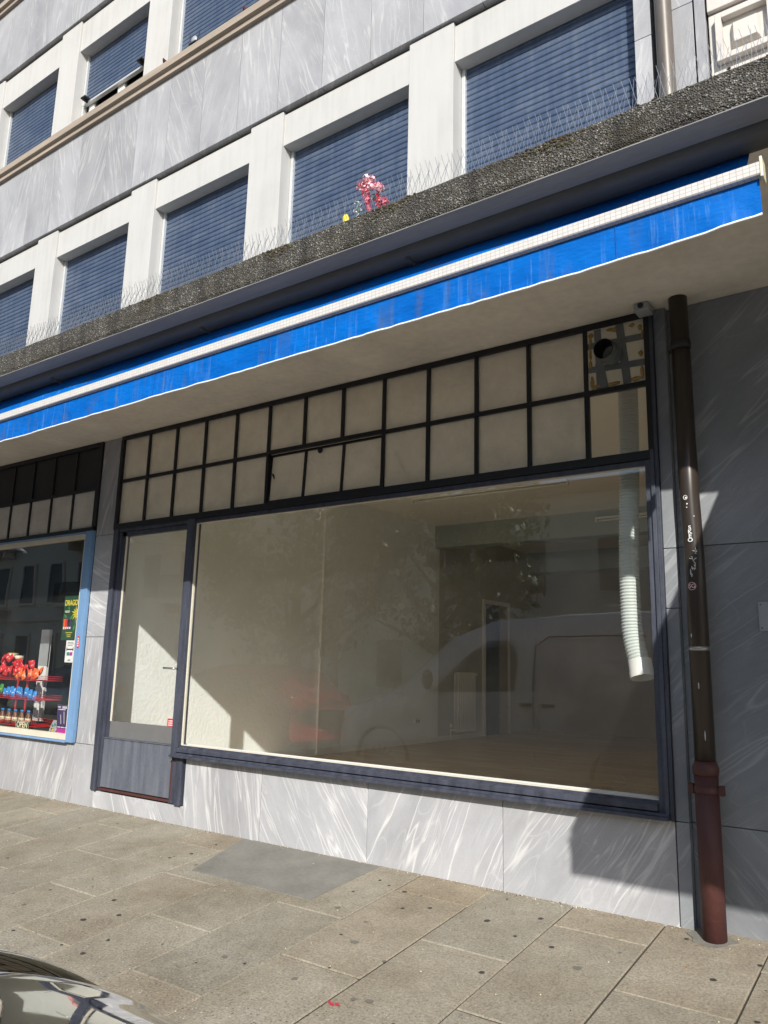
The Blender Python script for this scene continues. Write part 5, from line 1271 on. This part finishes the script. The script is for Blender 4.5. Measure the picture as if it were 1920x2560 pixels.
# ================================================================== ACROSS THE STREET (seen only as reflections)
ap = thing('apartment_house', 'beige apartment house across the street with grey shutters and iron balconies', 'building', (-48, -18, -0.45))
m_ = MB(); m_.box(0, 30.5, -10, 0, 0, 14.5); m_.box(30.52, 34.5, -10, -0.8, 0, 12.5); m_.build('facade_wall', 'facade_beige', ap)
m_ = MB(); m_.box(-.3, 30.8, -10.3, 0.5, 14.5, 15.0); m_.build('cornice', 'facade_trim', ap)
m_ = MB(); m_.box(-.2, 30.6, -10, 0.2, 15.0, 17); m_.build('roof', 'roof_tile', ap)
k = 0
for fz in (1.2, 4.9, 8.2, 11.4):
    x = 1.4; i = 0
    while x < 29.5:
        m_ = MB(); m_.box(x, x+1.1, -0.02, 0.03, fz, fz+1.95); wn_ = m_.build('window', 'louvre_grey', ap)
        f_ = MB(); rim(f_, x-.15, x+1.25, fz-.15, fz+2.1, .14, -.0, .10); f_.build('surround', 'facade_trim', wn_)
        if i % 3 == 1 and fz > 3:
            bal = MB(); bal.box(x-.6, x+1.7, 0.0, 1.0, fz-.40, fz-.2); bal.box(x-.3, x-.1, 0.02, .7, fz-.8, fz-.405); bal.box(x+1.2, x+1.4, .02, .7, fz-.8, fz-.405); bo = bal.build('balcony', 'facade_trim', ap)
            bl_ = MB(); 
            for q in range(22): bl_.box(x-.58+q*.107, x-.56+q*.107, .94, .97, fz-.2, fz+.75)
            bl_.box(x-.6, x+1.7, .93, .98, fz+.75, fz+.80); bl_.build('railing', 'iron_black', bo)
        x += 2.6; i += 1
m_ = MB(); 
for xx in (-.0, 30.2): m_.box(xx, xx+.3, 0, .15, 0, 14.5)
m_.box(0, 30.5, .0, .12, 3.9, 4.15); m_.build('string_course', 'facade_trim', ap)
lo = thing('low_house', 'low beige house behind the trees across the street', 'building', (-13, -20, -0.45))
m_ = MB(); m_.box(0, 45, -8, 0, 0, 8.0); m_.build('facade_wall', 'facade_beige', lo)
for x in range(2, 44, 3):
    for z in (1.2, 4.6): m_ = MB(); m_.box(x, x+1.1, -.02, .04, z, z+1.8); m_.build('window', 'louvre_grey', lo)
m_ = MB(); m_.box(-.2, 45.2, -8.2, .3, 8.0, 8.4); m_.build('roof', 'roof_tile', lo)

def tree(loc, R, H, seed, lab, nl=7000):
    rs = random.Random(seed); t = thing('street_tree', lab, 'tree', loc)
    m_ = MB(); m_.tube([(0, 0, 0), (.05, 0, 1.2), (.0, .1, 2.6), (.1, .1, H*.7)], [.22, .18, .15, .06], 12)
    tips = []
    for k in range(9):
        a = rs.uniform(0, 2*PI); z0 = rs.uniform(2.0, H*.55); rr = rs.uniform(.5, .9)*R; p = (math.cos(a)*rr, math.sin(a)*rr, z0+rs.uniform(.6, 2.0)); m_.tube([(0, 0, z0), (p[0]*.5, p[1]*.5, z0+.5), p], [.09, .06, .025], 7); tips.append(p)
    m_.build('trunk', 'bark', t)
    m_ = MB(); cl = []
    for k in range(60):
        d = Vector((rs.gauss(0, 1), rs.gauss(0, 1), rs.gauss(0, .8))).normalized(); cl.append((Vector((d.x*R*.8, d.y*R*.8, H*.62+d.z*H*.33))*1.0, rs.uniform(.5, 1.1), rs.random()))
    for k in range(nl):
        c, rr, tn = rs.choice(cl); d = Vector((rs.gauss(0, 1), rs.gauss(0, 1), rs.gauss(0, 1))).normalized(); p = c+d*rr*rs.uniform(.4, 1)
        n_ = Vector((rs.gauss(0, 1), rs.gauss(0, 1), rs.gauss(0, 1)+.6)).normalized(); a = n_.orthogonal().normalized(); b = n_.cross(a); s = rs.uniform(.07, .15)
        m_.face([p-a*s, p-b*s*.55, p+a*s, p+b*s*.55], None, 0, (min(1, max(.01, tn*.6+rs.random()*.4)),)*3)
    m_.build('crown', 'foliage', t)
tree((-7.2, -11, -0.45), 3.0, 8.5, 4, 'broad leafy tree across the road, left of the pair')
tree((-3.2, -12, -0.45), 2.8, 9.0, 9, 'broad leafy tree across the road, right of the pair')
# lamps hung on wires over the street
for (x, y, z, lab) in ((-12.5, -9, 5.0, 'street lamp hung over the road, nearer to the trees'), (-19.2, -9.5, 5.2, 'street lamp hung over the road, farther along')):
    t = thing('hanging_street_lamp', lab, 'street lamp', (x, y, z))
    m_ = MB(); m_.tube([(0, 0, 0), (0, 0, .12), (0, 0, .2)], [.32, .16, .04], 16); m_.build('lamp_shade', 'c_silver', t)
    m_ = MB(); m_.tube([(0, 0, .2), (0, 0, .6)], .012, 5); m_.tube([(0, -9, 1.4), (0, 0, .6), (0, 9-abs(y)+8.9, 1.3)], .012, 5); m_.build('wire', 'iron_black', t)
